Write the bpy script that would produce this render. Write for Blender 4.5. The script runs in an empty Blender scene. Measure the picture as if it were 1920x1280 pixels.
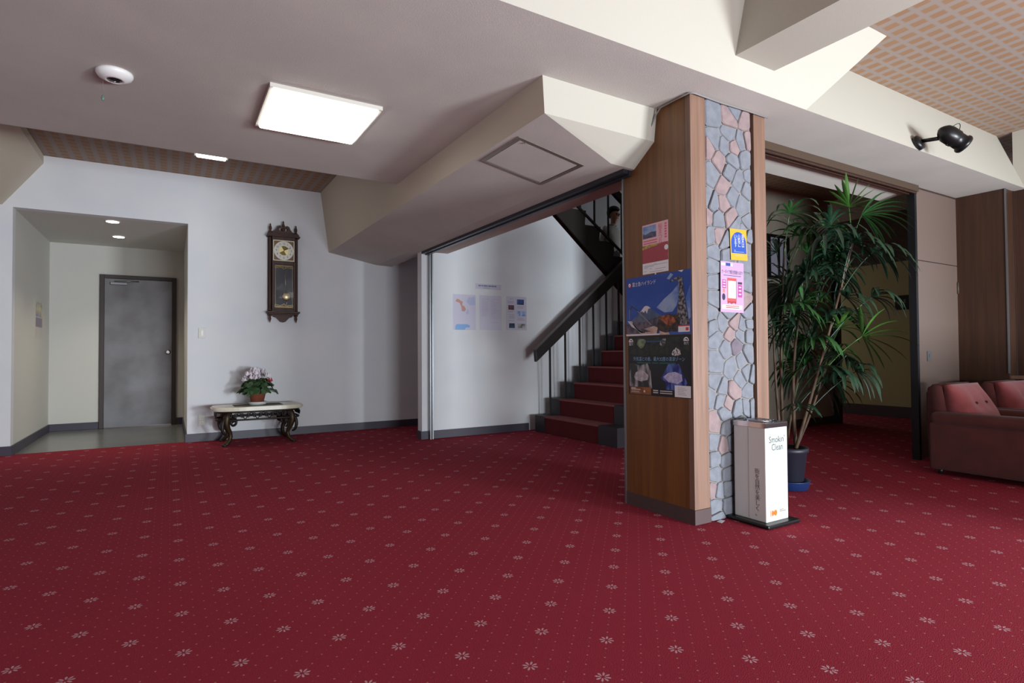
import bpy, bmesh, math, random
from mathutils import Vector, Matrix
PI = math.pi
random.seed(7)
sc = bpy.context.scene
COL = sc.collection

# ------------------------------------------------------------------ camera, light, exposure
def S(r, g, b):
    f = lambda c: (c/255/12.92) if c/255 <= .04045 else ((c/255+.055)/1.055)**2.4
    return (f(r), f(g), f(b), 1.0)

cam_d = bpy.data.cameras.new('camera'); cam = bpy.data.objects.new('camera', cam_d); COL.objects.link(cam)
cam_d.sensor_width = 36; cam_d.lens = 36*1073.56/1920; cam_d.clip_start = .05; cam_d.clip_end = 100
YAW, PITCH, ROLL = .53919, .020398, -.0062872
_f = Vector((math.sin(YAW)*math.cos(PITCH), math.cos(YAW)*math.cos(PITCH), math.sin(PITCH)))
_r = Vector((math.cos(YAW), -math.sin(YAW), 0)); _u = _r.cross(_f)
_r2 = _r*math.cos(ROLL)+_u*math.sin(ROLL); _u2 = -_r*math.sin(ROLL)+_u*math.cos(ROLL)
cam.matrix_world = Matrix(((_r2.x, _u2.x, -_f.x, 0), (_r2.y, _u2.y, -_f.y, 0), (_r2.z, _u2.z, -_f.z, .96), (0, 0, 0, 1)))
sc.camera = cam

w = bpy.data.worlds.new('world'); sc.world = w; w.use_nodes = True
w.node_tree.nodes['Background'].inputs[0].default_value = (.80, .90, 1.0, 1)
w.node_tree.nodes['Background'].inputs[1].default_value = .6

def area(name, loc, rot, sx, sy, power, col):
    d = bpy.data.lights.new(name, 'AREA'); d.shape = 'RECTANGLE'; d.size = sx; d.size_y = sy
    d.energy = power; d.color = col
    o = bpy.data.objects.new(name, d); COL.objects.link(o); o.location = loc; o.rotation_euler = rot
    return o
# daylight standing in the window openings behind the camera and in the right-hand wall, then two added fill lamps
area('daylight_rear', (4.30, -3.12, .62), (PI/2, 0, 0), 1.1, .9, 620, (.95, .975, 1.0))
area('daylight_rear', (2.0, -3.12, .40), (PI/2, 0, 0), 2.4, .5, 370, (.95, .975, 1.0))
area('daylight_right', (6.83, -.35, 1.35), (0, PI/2, 0), 1.2, 4.6, 20, (.90, .94, 1.0))
area('fill_passage', (8.3, 7.15, 1.5), (-PI/2, 0, 0), .9, 1.2, 10, (.95, .97, 1.0))  # added fill lamp, no window here; brightens the dark passage
area('fill_landing', (7.44, 6.3, 2.75), (0, PI/2, 0), .7, .9, 4, (.92, .96, 1.0))  # added fill without a window, lifts the wall and person on the upper stair

sc.view_settings.view_transform = 'Standard'; sc.view_settings.look = 'None'
sc.view_settings.gamma = 1; sc.view_settings.use_curve_mapping = False
sc.view_settings.exposure = 0
try:
    sc.cycles.use_denoising = True; sc.cycles.max_bounces = 10; sc.cycles.diffuse_bounces = 6
    sc.cycles.caustics_reflective = False; sc.cycles.caustics_refractive = False
    sc.cycles.transparent_max_bounces = 12; sc.cycles.sample_clamp_indirect = 6
except Exception: pass

# ------------------------------------------------------------------ materials
MATS = {}
def mat(name, col, rough=.6, metal=0, emit=0, spec=.5, noise=None, bump=None, sheen=0):
    """noise = (scale, other colour, detail, stretch(xyz)); bump = (scale, strength)"""
    if name in MATS: return MATS[name]
    m = bpy.data.materials.new(name); m.use_nodes = True; nt = m.node_tree
    b = nt.nodes['Principled BSDF']
    b.inputs['Base Color'].default_value = col; b.inputs['Roughness'].default_value = rough
    b.inputs['Metallic'].default_value = metal; b.inputs['Specular IOR Level'].default_value = spec
    if sheen: b.inputs['Sheen Weight'].default_value = sheen
    if emit:
        b.inputs['Emission Color'].default_value = col; b.inputs['Emission Strength'].default_value = emit
    if noise or bump:
        tc = nt.nodes.new('ShaderNodeTexCoord')
    if noise:
        sca, c2, det, st = noise
        mp = nt.nodes.new('ShaderNodeMapping'); mp.inputs['Scale'].default_value = st
        nt.links.new(tc.outputs['Object'], mp.inputs[0])
        n = nt.nodes.new('ShaderNodeTexNoise'); n.inputs['Scale'].default_value = sca; n.inputs['Detail'].default_value = det
        nt.links.new(mp.outputs[0], n.inputs['Vector'])
        r = nt.nodes.new('ShaderNodeValToRGB'); r.color_ramp.elements[0].position = .35; r.color_ramp.elements[1].position = .65
        r.color_ramp.elements[0].color = col; r.color_ramp.elements[1].color = c2
        nt.links.new(n.outputs['Fac'], r.inputs[0]); nt.links.new(r.outputs[0], b.inputs['Base Color'])
    if bump:
        n = nt.nodes.new('ShaderNodeTexNoise'); n.inputs['Scale'].default_value = bump[0]; n.inputs['Detail'].default_value = 3
        nt.links.new(tc.outputs['Object'], n.inputs['Vector'])
        bp = nt.nodes.new('ShaderNodeBump'); bp.inputs['Strength'].default_value = bump[1]; bp.inputs['Distance'].default_value = .004
        nt.links.new(n.outputs['Fac'], bp.inputs['Height']); nt.links.new(bp.outputs[0], b.inputs['Normal'])
    MATS[name] = m
    return m

class NG:
    """small maths-node writer"""
    def __init__(s, m): s.nt = m.node_tree
    def _in(s, sock, v):
        if isinstance(v, (int, float)): sock.default_value = v
        else: s.nt.links.new(v, sock)
    def m(s, op, a, b=0, c=None):
        n = s.nt.nodes.new('ShaderNodeMath'); n.operation = op
        s._in(n.inputs[0], a); s._in(n.inputs[1], b)
        if c is not None: s._in(n.inputs[2], c)
        return n.outputs[0]
    def sub_round(s, a): return s.m('SUBTRACT', a, s.m('ROUND', a))
    def step(s, a, lo, hi):
        n = s.nt.nodes.new('ShaderNodeMapRange'); n.interpolation_type = 'SMOOTHSTEP'
        s._in(n.inputs[0], a); n.inputs[1].default_value = lo; n.inputs[2].default_value = hi
        n.inputs[3].default_value = 0; n.inputs[4].default_value = 1
        return n.outputs[0]
    def mix(s, f, a, b):
        n = s.nt.nodes.new('ShaderNodeMix'); n.data_type = 'RGBA'
        s._in(n.inputs[0], f)
        for i, v in ((6, a), (7, b)):
            if isinstance(v, tuple): n.inputs[i].default_value = v
            else: s.nt.links.new(v, n.inputs[i])
        return n.outputs[2]
    def xyz(s):
        tc = s.nt.nodes.new('ShaderNodeTexCoord'); sp = s.nt.nodes.new('ShaderNodeSeparateXYZ')
        s.nt.links.new(tc.outputs['Object'], sp.inputs[0]); s.tc = tc
        return sp.outputs
    def noise(s, scale, detail=2):
        n = s.nt.nodes.new('ShaderNodeTexNoise'); n.inputs['Scale'].default_value = scale; n.inputs['Detail'].default_value = detail
        s.nt.links.new(s.tc.outputs['Object'], n.inputs['Vector']); return n.outputs['Fac']

def carpet_mat():
    m = bpy.data.materials.new('carpet'); m.use_nodes = True; g = NG(m); b = m.node_tree.nodes['Principled BSDF']
    x, y, z = g.xyz()
    X = g.m('DIVIDE', g.m('SUBTRACT', x, .955), .1518); Y = g.m('DIVIDE', g.m('SUBTRACT', y, 1.50), .163)
    i = g.m('MULTIPLY', g.m('ADD', X, Y), .5); j = g.m('MULTIPLY', g.m('SUBTRACT', X, Y), .5)
    def local(a, bb, k):
        fi = g.sub_round(a); fj = g.sub_round(bb)
        dx = g.m('MULTIPLY', g.m('ADD', fi, fj), .1518/k); dy = g.m('MULTIPLY', g.m('SUBTRACT', fi, fj), .163/k)
        return dx, dy, g.m('SQRT', g.m('ADD', g.m('MULTIPLY', dx, dx), g.m('MULTIPLY', dy, dy)))
    dx, dy, r = local(i, j, 1)
    th = g.m('ARCTAN2', dy, dx)
    pet = g.m('COSINE', g.m('MULTIPLY', th, 8))
    edge = g.m('ADD', .0185, g.m('MULTIPLY', pet, .0055))
    fl = g.m('MULTIPLY', g.m('MULTIPLY', g.step(pet, -.35, .25), g.step(r, .0055, .008)), g.m('SUBTRACT', 1, g.step(g.m('SUBTRACT', r, edge), -.001, .002)))
    i4 = g.m('MULTIPLY', i, 4); j4 = g.m('MULTIPLY', j, 4)
    _, _, r4 = local(i4, j4, 4)
    dots = g.m('SUBTRACT', 1, g.step(r4, .0020, .0040))
    dots = g.m('MULTIPLY', dots, g.step(r, .024, .03))
    _, _, r5 = local(g.m('ADD', i4, .5), j4, 4)
    dots2 = g.m('MULTIPLY', g.m('SUBTRACT', 1, g.step(r5, .001, .0026)), .30)
    nb = g.noise(1.3, 3); nf = g.noise(260, 2)
    base = g.mix(nb, S(154, 47, 64), S(144, 39, 56))
    base = g.mix(g.m('MULTIPLY', nf, .55), base, S(104, 22, 37))
    c = g.mix(g.m('MAXIMUM', g.m('MULTIPLY', dots, .8), dots2), base, S(186, 128, 116))
    c = g.mix(g.m('MULTIPLY', fl, .85), c, S(192, 158, 166))
    m.node_tree.links.new(c, b.inputs['Base Color'])
    b.inputs['Roughness'].default_value = .95; b.inputs['Specular IOR Level'].default_value = .15
    bp = m.node_tree.nodes.new('ShaderNodeBump'); bp.inputs['Strength'].default_value = .5; bp.inputs['Distance'].default_value = .003
    m.node_tree.links.new(nf, bp.inputs['Height']); m.node_tree.links.new(bp.outputs[0], b.inputs['Normal'])
    return m

def pattern_ceiling_mat():
    m = bpy.data.materials.new('pattern_ceiling'); m.use_nodes = True; g = NG(m); b = m.node_tree.nodes['Principled BSDF']
    x, y, z = g.xyz()
    fx = g.m('ABSOLUTE', g.sub_round(g.m('DIVIDE', g.m('SUBTRACT', x, 3.929), .105)))
    fy = g.m('ABSOLUTE', g.sub_round(g.m('DIVIDE', g.m('SUBTRACT', y, 1.795), .105)))
    a = g.m('SUBTRACT', 1, g.step(fx, .22, .34)); c = g.m('SUBTRACT', 1, g.step(fy, .30, .44))
    d = g.m('MULTIPLY', a, c)
    n = g.noise(9, 2); nf = g.noise(300, 1)
    tan = g.mix(n, S(152, 118, 84), S(144, 106, 74))
    gap = g.mix(nf, S(152, 140, 130), S(144, 131, 122))
    m.node_tree.links.new(g.mix(g.m('MULTIPLY', d, .9), gap, tan), b.inputs['Base Color'])
    b.inputs['Roughness'].default_value = .8
    return m

def wood_mat(name, c1, c2, along='Z', rough=.4, seed=0):
    m = bpy.data.materials.new(name); m.use_nodes = True; g = NG(m); b = m.node_tree.nodes['Principled BSDF']
    nt = m.node_tree
    tc = nt.nodes.new('ShaderNodeTexCoord')
    def nz(scale, st, det):
        mp = nt.nodes.new('ShaderNodeMapping'); mp.inputs['Scale'].default_value = st; mp.inputs['Location'].default_value = (seed, seed*2.3, seed*.7)
        nt.links.new(tc.outputs['Object'], mp.inputs[0])
        n = nt.nodes.new('ShaderNodeTexNoise'); n.inputs['Scale'].default_value = scale; n.inputs['Detail'].default_value = det
        nt.links.new(mp.outputs[0], n.inputs['Vector']); return n.outputs['Fac']
    s = {'Z': (1, 1, .018), 'X': (.018, 1, 1), 'Y': (1, .018, 1)}[along]
    s2 = {'Z': (1, 1, .05), 'X': (.05, 1, 1), 'Y': (1, .05, 1)}[along]
    a = nz(170, s, 3); c = nz(26, s2, 2)
    col = g.mix(g.step(c, .3, .7), c1, c2)
    dark = tuple(v*.45 for v in c1[:3])+(1,)
    col = g.mix(g.m('MULTIPLY', g.step(a, .52, .72), .55), col, dark)
    nt.links.new(col, b.inputs['Base Color']); b.inputs['Roughness'].default_value = rough
    return m

def glass_mat(name, tint=(.95, .98, 1, 1), gloss=.09):
    m = bpy.data.materials.new(name); m.use_nodes = True; nt = m.node_tree; nt.nodes.clear()
    o = nt.nodes.new('ShaderNodeOutputMaterial'); t = nt.nodes.new('ShaderNodeBsdfTransparent'); t.inputs[0].default_value = tint
    gl = nt.nodes.new('ShaderNodeBsdfGlossy'); gl.inputs['Roughness'].default_value = .02
    mx = nt.nodes.new('ShaderNodeMixShader'); mx.inputs[0].default_value = gloss
    nt.links.new(t.outputs[0], mx.inputs[1]); nt.links.new(gl.outputs[0], mx.inputs[2]); nt.links.new(mx.outputs[0], o.inputs[0])
    return m

WALL = mat('wall_paper', S(220, 222, 224), .85, noise=(2.5, S(215, 218, 222), 2, (1, 1, 1)), bump=(240, .18))
ALC = mat('alcove_paint', S(205, 204, 198), .85, bump=(240, .15))
SOFFIT = mat('soffit_paper', S(193, 188, 180), .85, noise=(3, S(187, 182, 175), 3, (1, 1, 1)), bump=(160, .25))
CREAM = mat('cream_plaster', S(177, 173, 161), .8, bump=(200, .2))
BEIGE = mat('beige_beam', S(199, 190, 172), .8, bump=(200, .2))
CARPET = carpet_mat()
PATT = pattern_ceiling_mat()
BASE = mat('baseboard_vinyl', S(62, 56, 70), .45)
BASEB = mat('baseboard_brown', S(74, 58, 58), .5)
VINYL = mat('vinyl_floor', S(112, 116, 116), .25, noise=(3, S(100, 104, 104), 4, (1, 1, 1)))
WALNUT = wood_mat('walnut_panel', S(120, 78, 38), S(104, 66, 32), 'Z', .38)
BOARD = wood_mat('oak_board', S(130, 100, 84), S(114, 86, 70), 'Z', .45, 3)
DWOOD = wood_mat('dark_wood', S(66, 40, 30), S(52, 32, 24), 'Z', .45, 5)
HWOOD = wood_mat('hall_dark_wood', S(84, 58, 44), S(70, 48, 36), 'X', .5, 9)
BLACK = mat('black_paint', S(26, 20, 20), .4)
BLACKM = mat('black_metal', S(24, 24, 26), .35, .3)
CHROME = mat('chrome', S(215, 215, 220), .15, 1)
ALU = mat('aluminium', S(150, 152, 156), .35, .9)
DALU = mat('dark_aluminium', S(74, 76, 84), .35, .8)
WHITE = mat('white_plastic', S(232, 232, 230), .4)
PAPER2 = mat('paper_matte', S(188, 188, 190), .7)
PAPER = mat('paper_white', S(232, 232, 236), .5)
GLASS = glass_mat('window_glass')
DARK = mat('dark_recess', S(34, 26, 26), .8)

# ------------------------------------------------------------------ object helpers
def off(p):
    v = Vector((0, 0, 0))
    while p is not None:
        v += p.location; p = p.parent
    return v
def obj(name, bm, m, parent=None, smooth=False, world=True, bevel=0):
    me = bpy.data.meshes.new(name)
    if parent is not None and world:
        bmesh.ops.translate(bm, verts=bm.verts, vec=-off(parent))
    bm.to_mesh(me); bm.free()
    for mm in (m if isinstance(m, (list, tuple)) else [m]): me.materials.append(mm)
    if smooth:
        for p in me.polygons: p.use_smooth = True
    o = bpy.data.objects.new(name, me); COL.objects.link(o)
    if parent is not None: o.parent = parent
    if bevel:
        md = o.modifiers.new('bevel', 'BEVEL'); md.width = bevel; md.segments = 2; md.limit_method = 'ANGLE'
    return o
def tag(o, label, cat, group=None, kind=None):
    o['label'] = label; o['category'] = cat
    if group: o['group'] = group
    if kind: o['kind'] = kind
    return o
def thing(name, label, cat, loc, group=None, kind=None):
    o = bpy.data.objects.new(name, None); COL.objects.link(o); o.location = loc; o.empty_display_size = .1
    return tag(o, label, cat, group, kind)
def struct(name, bm, m, label, cat, parent=None, **k):
    o = obj(name, bm, m, parent, **k); return tag(o, label, cat, kind='structure')
def N(): return bmesh.new()
def box(bm, x0, x1, y0, y1, z0, z1, mi=0):
    v = [bm.verts.new(p) for p in ((x0, y0, z0), (x1, y0, z0), (x1, y1, z0), (x0, y1, z0), (x0, y0, z1), (x1, y0, z1), (x1, y1, z1), (x0, y1, z1))]
    for f in ((0, 3, 2, 1), (4, 5, 6, 7), (0, 1, 5, 4), (1, 2, 6, 5), (2, 3, 7, 6), (3, 0, 4, 7)):
        bm.faces.new([v[i] for i in f]).material_index = mi
    return bm
def rbox(bm, x0, x1, y0, y1, z0, z1, r=.02, seg=3, mi=0):
    t = bmesh.new(); box(t, x0, x1, y0, y1, z0, z1)
    bmesh.ops.bevel(t, geom=t.edges[:], offset=r, segments=seg, affect='EDGES', profile=.5)
    me = bpy.data.meshes.new('t'); t.to_mesh(me); t.free()
    n = len(bm.faces); bm.from_mesh(me); bpy.data.meshes.remove(me)
    bm.faces.ensure_lookup_table()
    for f in bm.faces[n:]: f.material_index = mi
    return bm
def prism(bm, pts, ax, a, b, mi=0):
    """closed 2-D outline pushed along an axis; pts are the other two coordinates in order"""
    def P(p, t): return {'x': (t, p[0], p[1]), 'y': (p[0], t, p[1]), 'z': (p[0], p[1], t)}[ax]
    A = [bm.verts.new(P(p, a)) for p in pts]; B = [bm.verts.new(P(p, b)) for p in pts]
    f1 = bm.faces.new(A); f2 = bm.faces.new(B[::-1]); f1.material_index = f2.material_index = mi
    n = len(pts)
    for i in range(n):
        bm.faces.new((A[i], B[i], B[(i+1) % n], A[(i+1) % n])).material_index = mi
    bmesh.ops.recalc_face_normals(bm, faces=bm.faces[:])
    return bm
def frame_of(d):
    d = d.normalized(); up = Vector((0, 0, 1)) if abs(d.z) < .9 else Vector((1, 0, 0))
    a = d.cross(up).normalized(); return a, d.cross(a).normalized()
def tube(bm, pts, r, seg=8, mi=0, caps=True):
    pts = [Vector(p) for p in pts]; rs = r if isinstance(r, (list, tuple)) else [r]*len(pts)
    rings = []; a0 = None
    for i, p in enumerate(pts):
        d = (pts[min(i+1, len(pts)-1)]-pts[max(i-1, 0)])
        if d.length < 1e-9: d = Vector((0, 0, 1))
        d.normalize()
        if a0 is None: a, b = frame_of(d)
        else:
            a = a0-d*a0.dot(d)
            if a.length < 1e-6: a, b = frame_of(d)
            a.normalize(); b = d.cross(a)
        a0 = a
        rings.append([bm.verts.new(p+(a*math.cos(2*PI*k/seg)+b*math.sin(2*PI*k/seg))*rs[i]) for k in range(seg)])
    for i in range(len(rings)-1):
        for k in range(seg):
            f = bm.faces.new((rings[i][k], rings[i][(k+1) % seg], rings[i+1][(k+1) % seg], rings[i+1][k])); f.material_index = mi; f.smooth = True
    if caps:
        bm.faces.new(rings[0][::-1]).material_index = mi; bm.faces.new(rings[-1]).material_index = mi
    return bm
def lathe(bm, prof, c, seg=24, ax='z', mi=0, smooth=True):
    """prof = [(radius, height)...] about the axis through c"""
    c = Vector(c); rings = []
    for r, h in prof:
        ring = []
        for k in range(seg):
            t = 2*PI*k/seg; u, v = r*math.cos(t), r*math.sin(t)
            p = {'z': (u, v, h), 'y': (u, h, v), 'x': (h, u, v)}[ax]
            ring.append(bm.verts.new(c+Vector(p)))
        rings.append(ring)
    for i in range(len(rings)-1):
        for k in range(seg):
            f = bm.faces.new((rings[i][k], rings[i][(k+1) % seg], rings[i+1][(k+1) % seg], rings[i+1][k])); f.smooth = smooth; f.material_index = mi
    bm.faces.new(rings[0][::-1]).material_index = mi; bm.faces.new(rings[-1]).material_index = mi
    bmesh.ops.recalc_face_normals(bm, faces=bm.faces[:])
    return bm
class Plane:
    """u to the right, v up, d out of the surface, in metres from a lower-left corner"""
    def __init__(s, o, U, V=(0, 0, 1)):
        s.o = Vector(o); s.U = Vector(U); s.V = Vector(V); s.Nn = s.U.cross(s.V)
    def p(s, u, v, d=0): return s.o+s.U*u+s.V*v+s.Nn*d
    def poly(s, bm, pts, d=0, mi=0):
        f = bm.faces.new([bm.verts.new(s.p(u, v, d)) for u, v in pts]); f.material_index = mi; return f
    def rect(s, bm, u0, u1, v0, v1, d=0, mi=0): return s.poly(bm, ((u0, v0), (u1, v0), (u1, v1), (u0, v1)), d, mi)
    def slab(s, bm, u0, u1, v0, v1, d0, d1, mi=0):
        a = [bm.verts.new(s.p(u, v, d)) for d in (d0, d1) for u, v in ((u0, v0), (u1, v0), (u1, v1), (u0, v1))]
        for f in ((3, 2, 1, 0), (4, 5, 6, 7), (0, 1, 5, 4), (1, 2, 6, 5), (2, 3, 7, 6), (3, 0, 4, 7)): bm.faces.new([a[i] for i in f]).material_index = mi
    def line(s, bm, pts, wd, d=0, mi=0):
        for (a, b), (c, e) in zip(pts[:-1], pts[1:]):
            t = Vector((c-a, e-b)); 
            if t.length < 1e-7: continue
            n = Vector((-t.y, t.x)).normalized()*wd/2
            s.poly(bm, ((a-n.x, b-n.y), (c-n.x, e-n.y), (c+n.x, e+n.y), (a+n.x, b+n.y)), d, mi)
    def disc(s, bm, u, v, r, d=0, mi=0, seg=20, ry=None):
        s.poly(bm, [(u+r*math.cos(2*PI*k/seg), v+(ry or r)*math.sin(2*PI*k/seg)) for k in range(seg)], d, mi)
def text(name, s, pl, u, v, size, m, parent, d=.001, sx=1.0, align='LEFT', vertical=False, ls=1.0):
    c = bpy.data.curves.new('t', 'FONT'); c.body = '\n'.join(s) if vertical else s
    c.size = size; c.align_x = align; c.resolution_u = 2
    if vertical: c.space_line = ls
    t = bpy.data.objects.new('t', c); COL.objects.link(t)
    bpy.context.view_layer.update()
    me = bpy.data.meshes.new_from_object(t.evaluated_get(bpy.context.evaluated_depsgraph_get()))
    bpy.data.objects.remove(t); bpy.data.curves.remove(c)
    o0 = off(parent)
    for vv in me.vertices: vv.co = pl.p(u+vv.co.x*sx, v+vv.co.y, d)-o0
    me.name = name; me.materials.clear(); me.materials.append(m)
    o = bpy.data.objects.new(name, me); COL.objects.link(o); o.parent = parent
    return o
def copy_tree(o, parent=None):
    c = o.copy(); COL.objects.link(c)
    if parent is not None: c.parent = parent
    for ch in list(o.children): copy_tree(ch, c)
    return c

# ------------------------------------------------------------------ the building
YC, YB, XC, YN, YW, ZC, ZP = 7.28, 9.30, 2.505, 2.221, 6.05, 2.42, 2.965
XR = 6.65
bm = N(); box(bm, -3.2, 9.1, -3.2, 7.33, -.12, 0)
struct('floor', bm, CARPET, 'dark red carpet woven with small pale flowers and dots', 'carpet')
bm = N(); box(bm, -1.5, .3, 7.33, 9.42, -.12, -.002)
struct('floor_alcove', bm, VINYL, 'grey vinyl floor inside the alcove before the metal door', 'floor')

# far wall with the alcove opening (clock wall)
bm = N()
box(bm, -3.2, -1.32, YC, YC+.12, 0, 3.1); box(bm, -1.32, .17, YC, YC+.12, 2.42, 3.1); box(bm, .17, 7.5, YC, YC+.12, 0, 3.9)
struct('wall_far', bm, WALL, 'pale grey wallpapered wall with the long pendulum clock and marble table', 'wall')
bm = N(); box(bm, -1.42, -1.32, YC+.12, YB+.1, 0, 2.55); struct('wall_alcove_left', bm, ALC, 'left side wall of the door alcove', 'wall')
bm = N(); box(bm, .17, .27, YC+.12, YB+.1, 0, 2.55); struct('wall_alcove_right', bm, ALC, 'right side wall of the door alcove', 'wall')
bm = N(); box(bm, -1.32, .17, YB, YB+.12, 0, 2.55); struct('wall_alcove_back', bm, ALC, 'back wall of the alcove around the grey metal door', 'wall')
bm = N(); box(bm, -1.42, .27, YC+.12, YB+.1, 2.42, 2.55); struct('ceiling_alcove', bm, ALC, 'low alcove ceiling with two round downlights', 'ceiling')
bm = N(); box(bm, -3.2, -3.1, -3.2, YC, 0, 3.1); struct('wall_left', bm, WALL, 'plain pale wall closing the lobby on the left, outside the frame', 'wall')
# rear and right walls with their window openings
bm = N(); box(bm, -3.1, .6, -3.12, -3.0, 0, 3.1); box(bm, 6.3, 6.85, -3.12, -3.0, 0, 3.1); box(bm, .6, 6.3, -3.12, -3.0, 2.45, 3.1); box(bm, .6, 6.3, -3.12, -3.0, 0, .15)
struct('wall_rear', bm, WALL, 'wall with wide windows behind the viewer', 'wall')
bm = N(); box(bm, XR, XR+.15, -3.0, -2.7, 0, 3.1); box(bm, XR, XR+.15, 2.0, 2.12, 2.42, 3.1); box(bm, XR, XR+.15, -2.7, 2.0, 2.42, 3.1)
struct('wall_right', bm, CREAM, 'right hand wall with windows behind the red armchairs', 'wall')
bm = N(); box(bm, XR, XR+.15, 2.0, 2.12, 0, 2.42); box(bm, XR, XR+.15, -2.7, 2.0, 0, .70); struct('wall_right_lower', bm, DWOOD, 'dark wainscot below the right hand windows', 'wall')
bm = N(); box(bm, 4.1, XR, -.12, .0, 0, .74); struct('wall_shade_blocker', bm, WALL, 'low unseen wall added to shade the carpet and armchairs on the right', 'wall')  # unseen blocker, added to keep low rear light off the right floor and armchairs
def window(name, label, pl, W, H, n):
    wn = thing(name, label, 'window', pl.o, kind='structure')
    bm = N()
    pl.slab(bm, 0, W, 0, .05, -.1, .02); pl.slab(bm, 0, W, H-.05, H, -.1, .02)
    for k in range(n+1):
        u = k*(W-.05)/n; pl.slab(bm, u, u+.05, .05, H-.05, -.1, .02)
    obj('window_frame', bm, ALU, wn)
    for k in range(n):
        u = k*(W-.05)/n+.05; u2 = (k+1)*(W-.05)/n
        bm = N(); pl.slab(bm, u, u2, .05, H-.05, -.045, -.039); obj('pane', bm, GLASS, wn)
    return wn
window('window_1', 'wide aluminium framed window behind the viewer', Plane((6.3, -3.0, .15), (-1, 0, 0)), 5.7, 2.3, 4)
window('window_2', 'aluminium framed window in the right hand wall', Plane((XR, 2.0, .70), (0, -1, 0)), 4.7, 1.72, 3)
bm = N(); box(bm, 6.50, XR+.02, -2.7, 2.125, .70, .73); struct('trim_1', bm, BOARD, 'narrow wooden window sill behind the second red armchair', 'sill')

# ceilings and beams
bm = N(); box(bm, -3.2, 9.1, -3.2, YC+.1, ZP, ZP+.1)
bmesh.ops.delete(bm, geom=[], context='VERTS')
# leave the stairwell open above
bm.free(); bm = N()
box(bm, -3.2, 2.51, -3.2, YC, ZP, ZP+.1); box(bm, 2.51, 9.1, -3.2, 4.40, ZP, ZP+.1); box(bm, 7.62, 9.1, 4.40, 7.33, ZP, ZP+.1)
struct('ceiling', bm, PATT, 'upper ceiling papered in rows of tan dashes', 'ceiling')
bm = N()
def hexa(bm, lo, hi, zl, zh):
    A = [bm.verts.new((x, y, zl)) for x, y in lo]; B = [bm.verts.new((x, y, zh)) for x, y in hi]
    bm.faces.new(A[::-1]); bm.faces.new(B); n = len(A)
    for i in range(n): bm.faces.new((A[i], A[(i+1) % n], B[(i+1) % n], B[i]))
    bmesh.ops.recalc_face_normals(bm, faces=bm.faces[:]); return bm
hexa(bm, ((-3.1, 2.03), (3.298, 2.03), (3.168, 2.214), (3.168, 2.50), (2.52, 2.78), (2.52, 4.705), (-3.1, 4.705)),
         ((-3.1, 1.865), (3.914, 1.865), (3.85, 2.214), (3.85, 2.50), (2.52, 2.78), (2.52, 4.87), (-3.1, 4.87)), ZC, ZP)
SLABM = [SOFFIT, CREAM]
for f in bm.faces:
    if abs(f.normal.z) < .8: f.material_index = 1
struct('ceiling_slab', bm, SLABM, 'broad lowered ceiling slab with a cream leaning front face', 'ceiling')
# right hand beam over the passage
bm = N(); prism(bm, ((2.035, ZC+.003), (2.52, ZC+.003), (2.52, ZP), (2.235, ZP)), 'x', 3.0, XR)
bm.normal_update()
for f in bm.faces:
    if f.normal.z < -.8: f.material_index = 0
    else: f.material_index = 1
struct('ceiling_beam', bm, SLABM, 'cream ceiling beam on the right carrying the black spotlight', 'beam')
bm = N(); prism(bm, ((2.56, ZC-.02), (2.82, ZC-.05), (2.82, ZP), (2.56, ZP)), 'x', 2.52, 5.75)
b2 = N(); prism(bm, ((5.75, ZC), (5.90, ZP), (5.75, ZP)), 'y', 2.62, 2.82)
struct('ceiling_beam', bm, SOFFIT, 'pale beam soffit just behind the sliding door track above the palm', 'beam')
b2.free()
# beam across the room above the viewer
bm = N(); prism(bm, ((2.60, 2.55), (2.935, 2.55), (2.97, ZP), (2.57, ZP)), 'y', -3.0, 1.99)
struct('ceiling_beam', bm, CREAM, 'cream crossbeam running overhead towards the viewer at top right', 'beam')
# haunched beam on the left
bm = N(); prism(bm, ((-3.1, 2.435), (-1.40, 2.435), (-1.09, 2.885), (-1.09, ZP), (-3.1, ZP)), 'y', 4.6, YC)
struct('ceiling_beam', bm, BEIGE, 'beige haunched beam at the left edge above the alcove', 'beam')
# deep duct beam beside the stair opening
bm = N()
far = [(1.60, YC, ZP), (1.70, YC, 2.23), (2.31, YC, 2.115), (2.51, YC, 2.11), (2.51, YC, ZP)]
near = [(1.60, 2.41, ZP), (1.70, 2.49, 2.23), (2.31, 2.67, 2.115), (2.51, 2.676, 2.11), (2.51, 2.41, ZP)]
nb = (2.51, 2.50, 2.23)
Vf = [bm.verts.new(p) for p in far]; Vn = [bm.verts.new(p) for p in near]; Vb = bm.verts.new(nb)
for k in (0, 1, 2, 3): bm.faces.new((Vf[k], Vf[k+1], Vn[k+1], Vn[k]))
bm.faces.new((Vf[4], Vf[0], Vn[0], Vn[4])); bm.faces.new(Vf)
bm.faces.new((Vn[0], Vn[1], Vb, Vn[4])); bm.faces.new((Vn[1], Vn[2], Vn[3], Vb))
bmesh.ops.recalc_face_normals(bm, faces=bm.faces[:]); bm.normal_update()
for f in bm.faces:
    f.material_index = 2 if f.normal.x < -.8 else (1 if f.normal.y < -.4 else 0)
struct('ceiling_beam', bm, [SOFFIT, CREAM, BEIGE], 'deep boxed beam with an access hatch running back beside the stair opening', 'beam')
bm = N(); box(bm, 2.51, 2.76, 2.78, 6.05, 2.115, 4.2); struct('trim_2', bm, mat('lintel', S(176, 160, 148), .7), 'brownish lintel above the stair opening', 'lintel')

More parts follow.
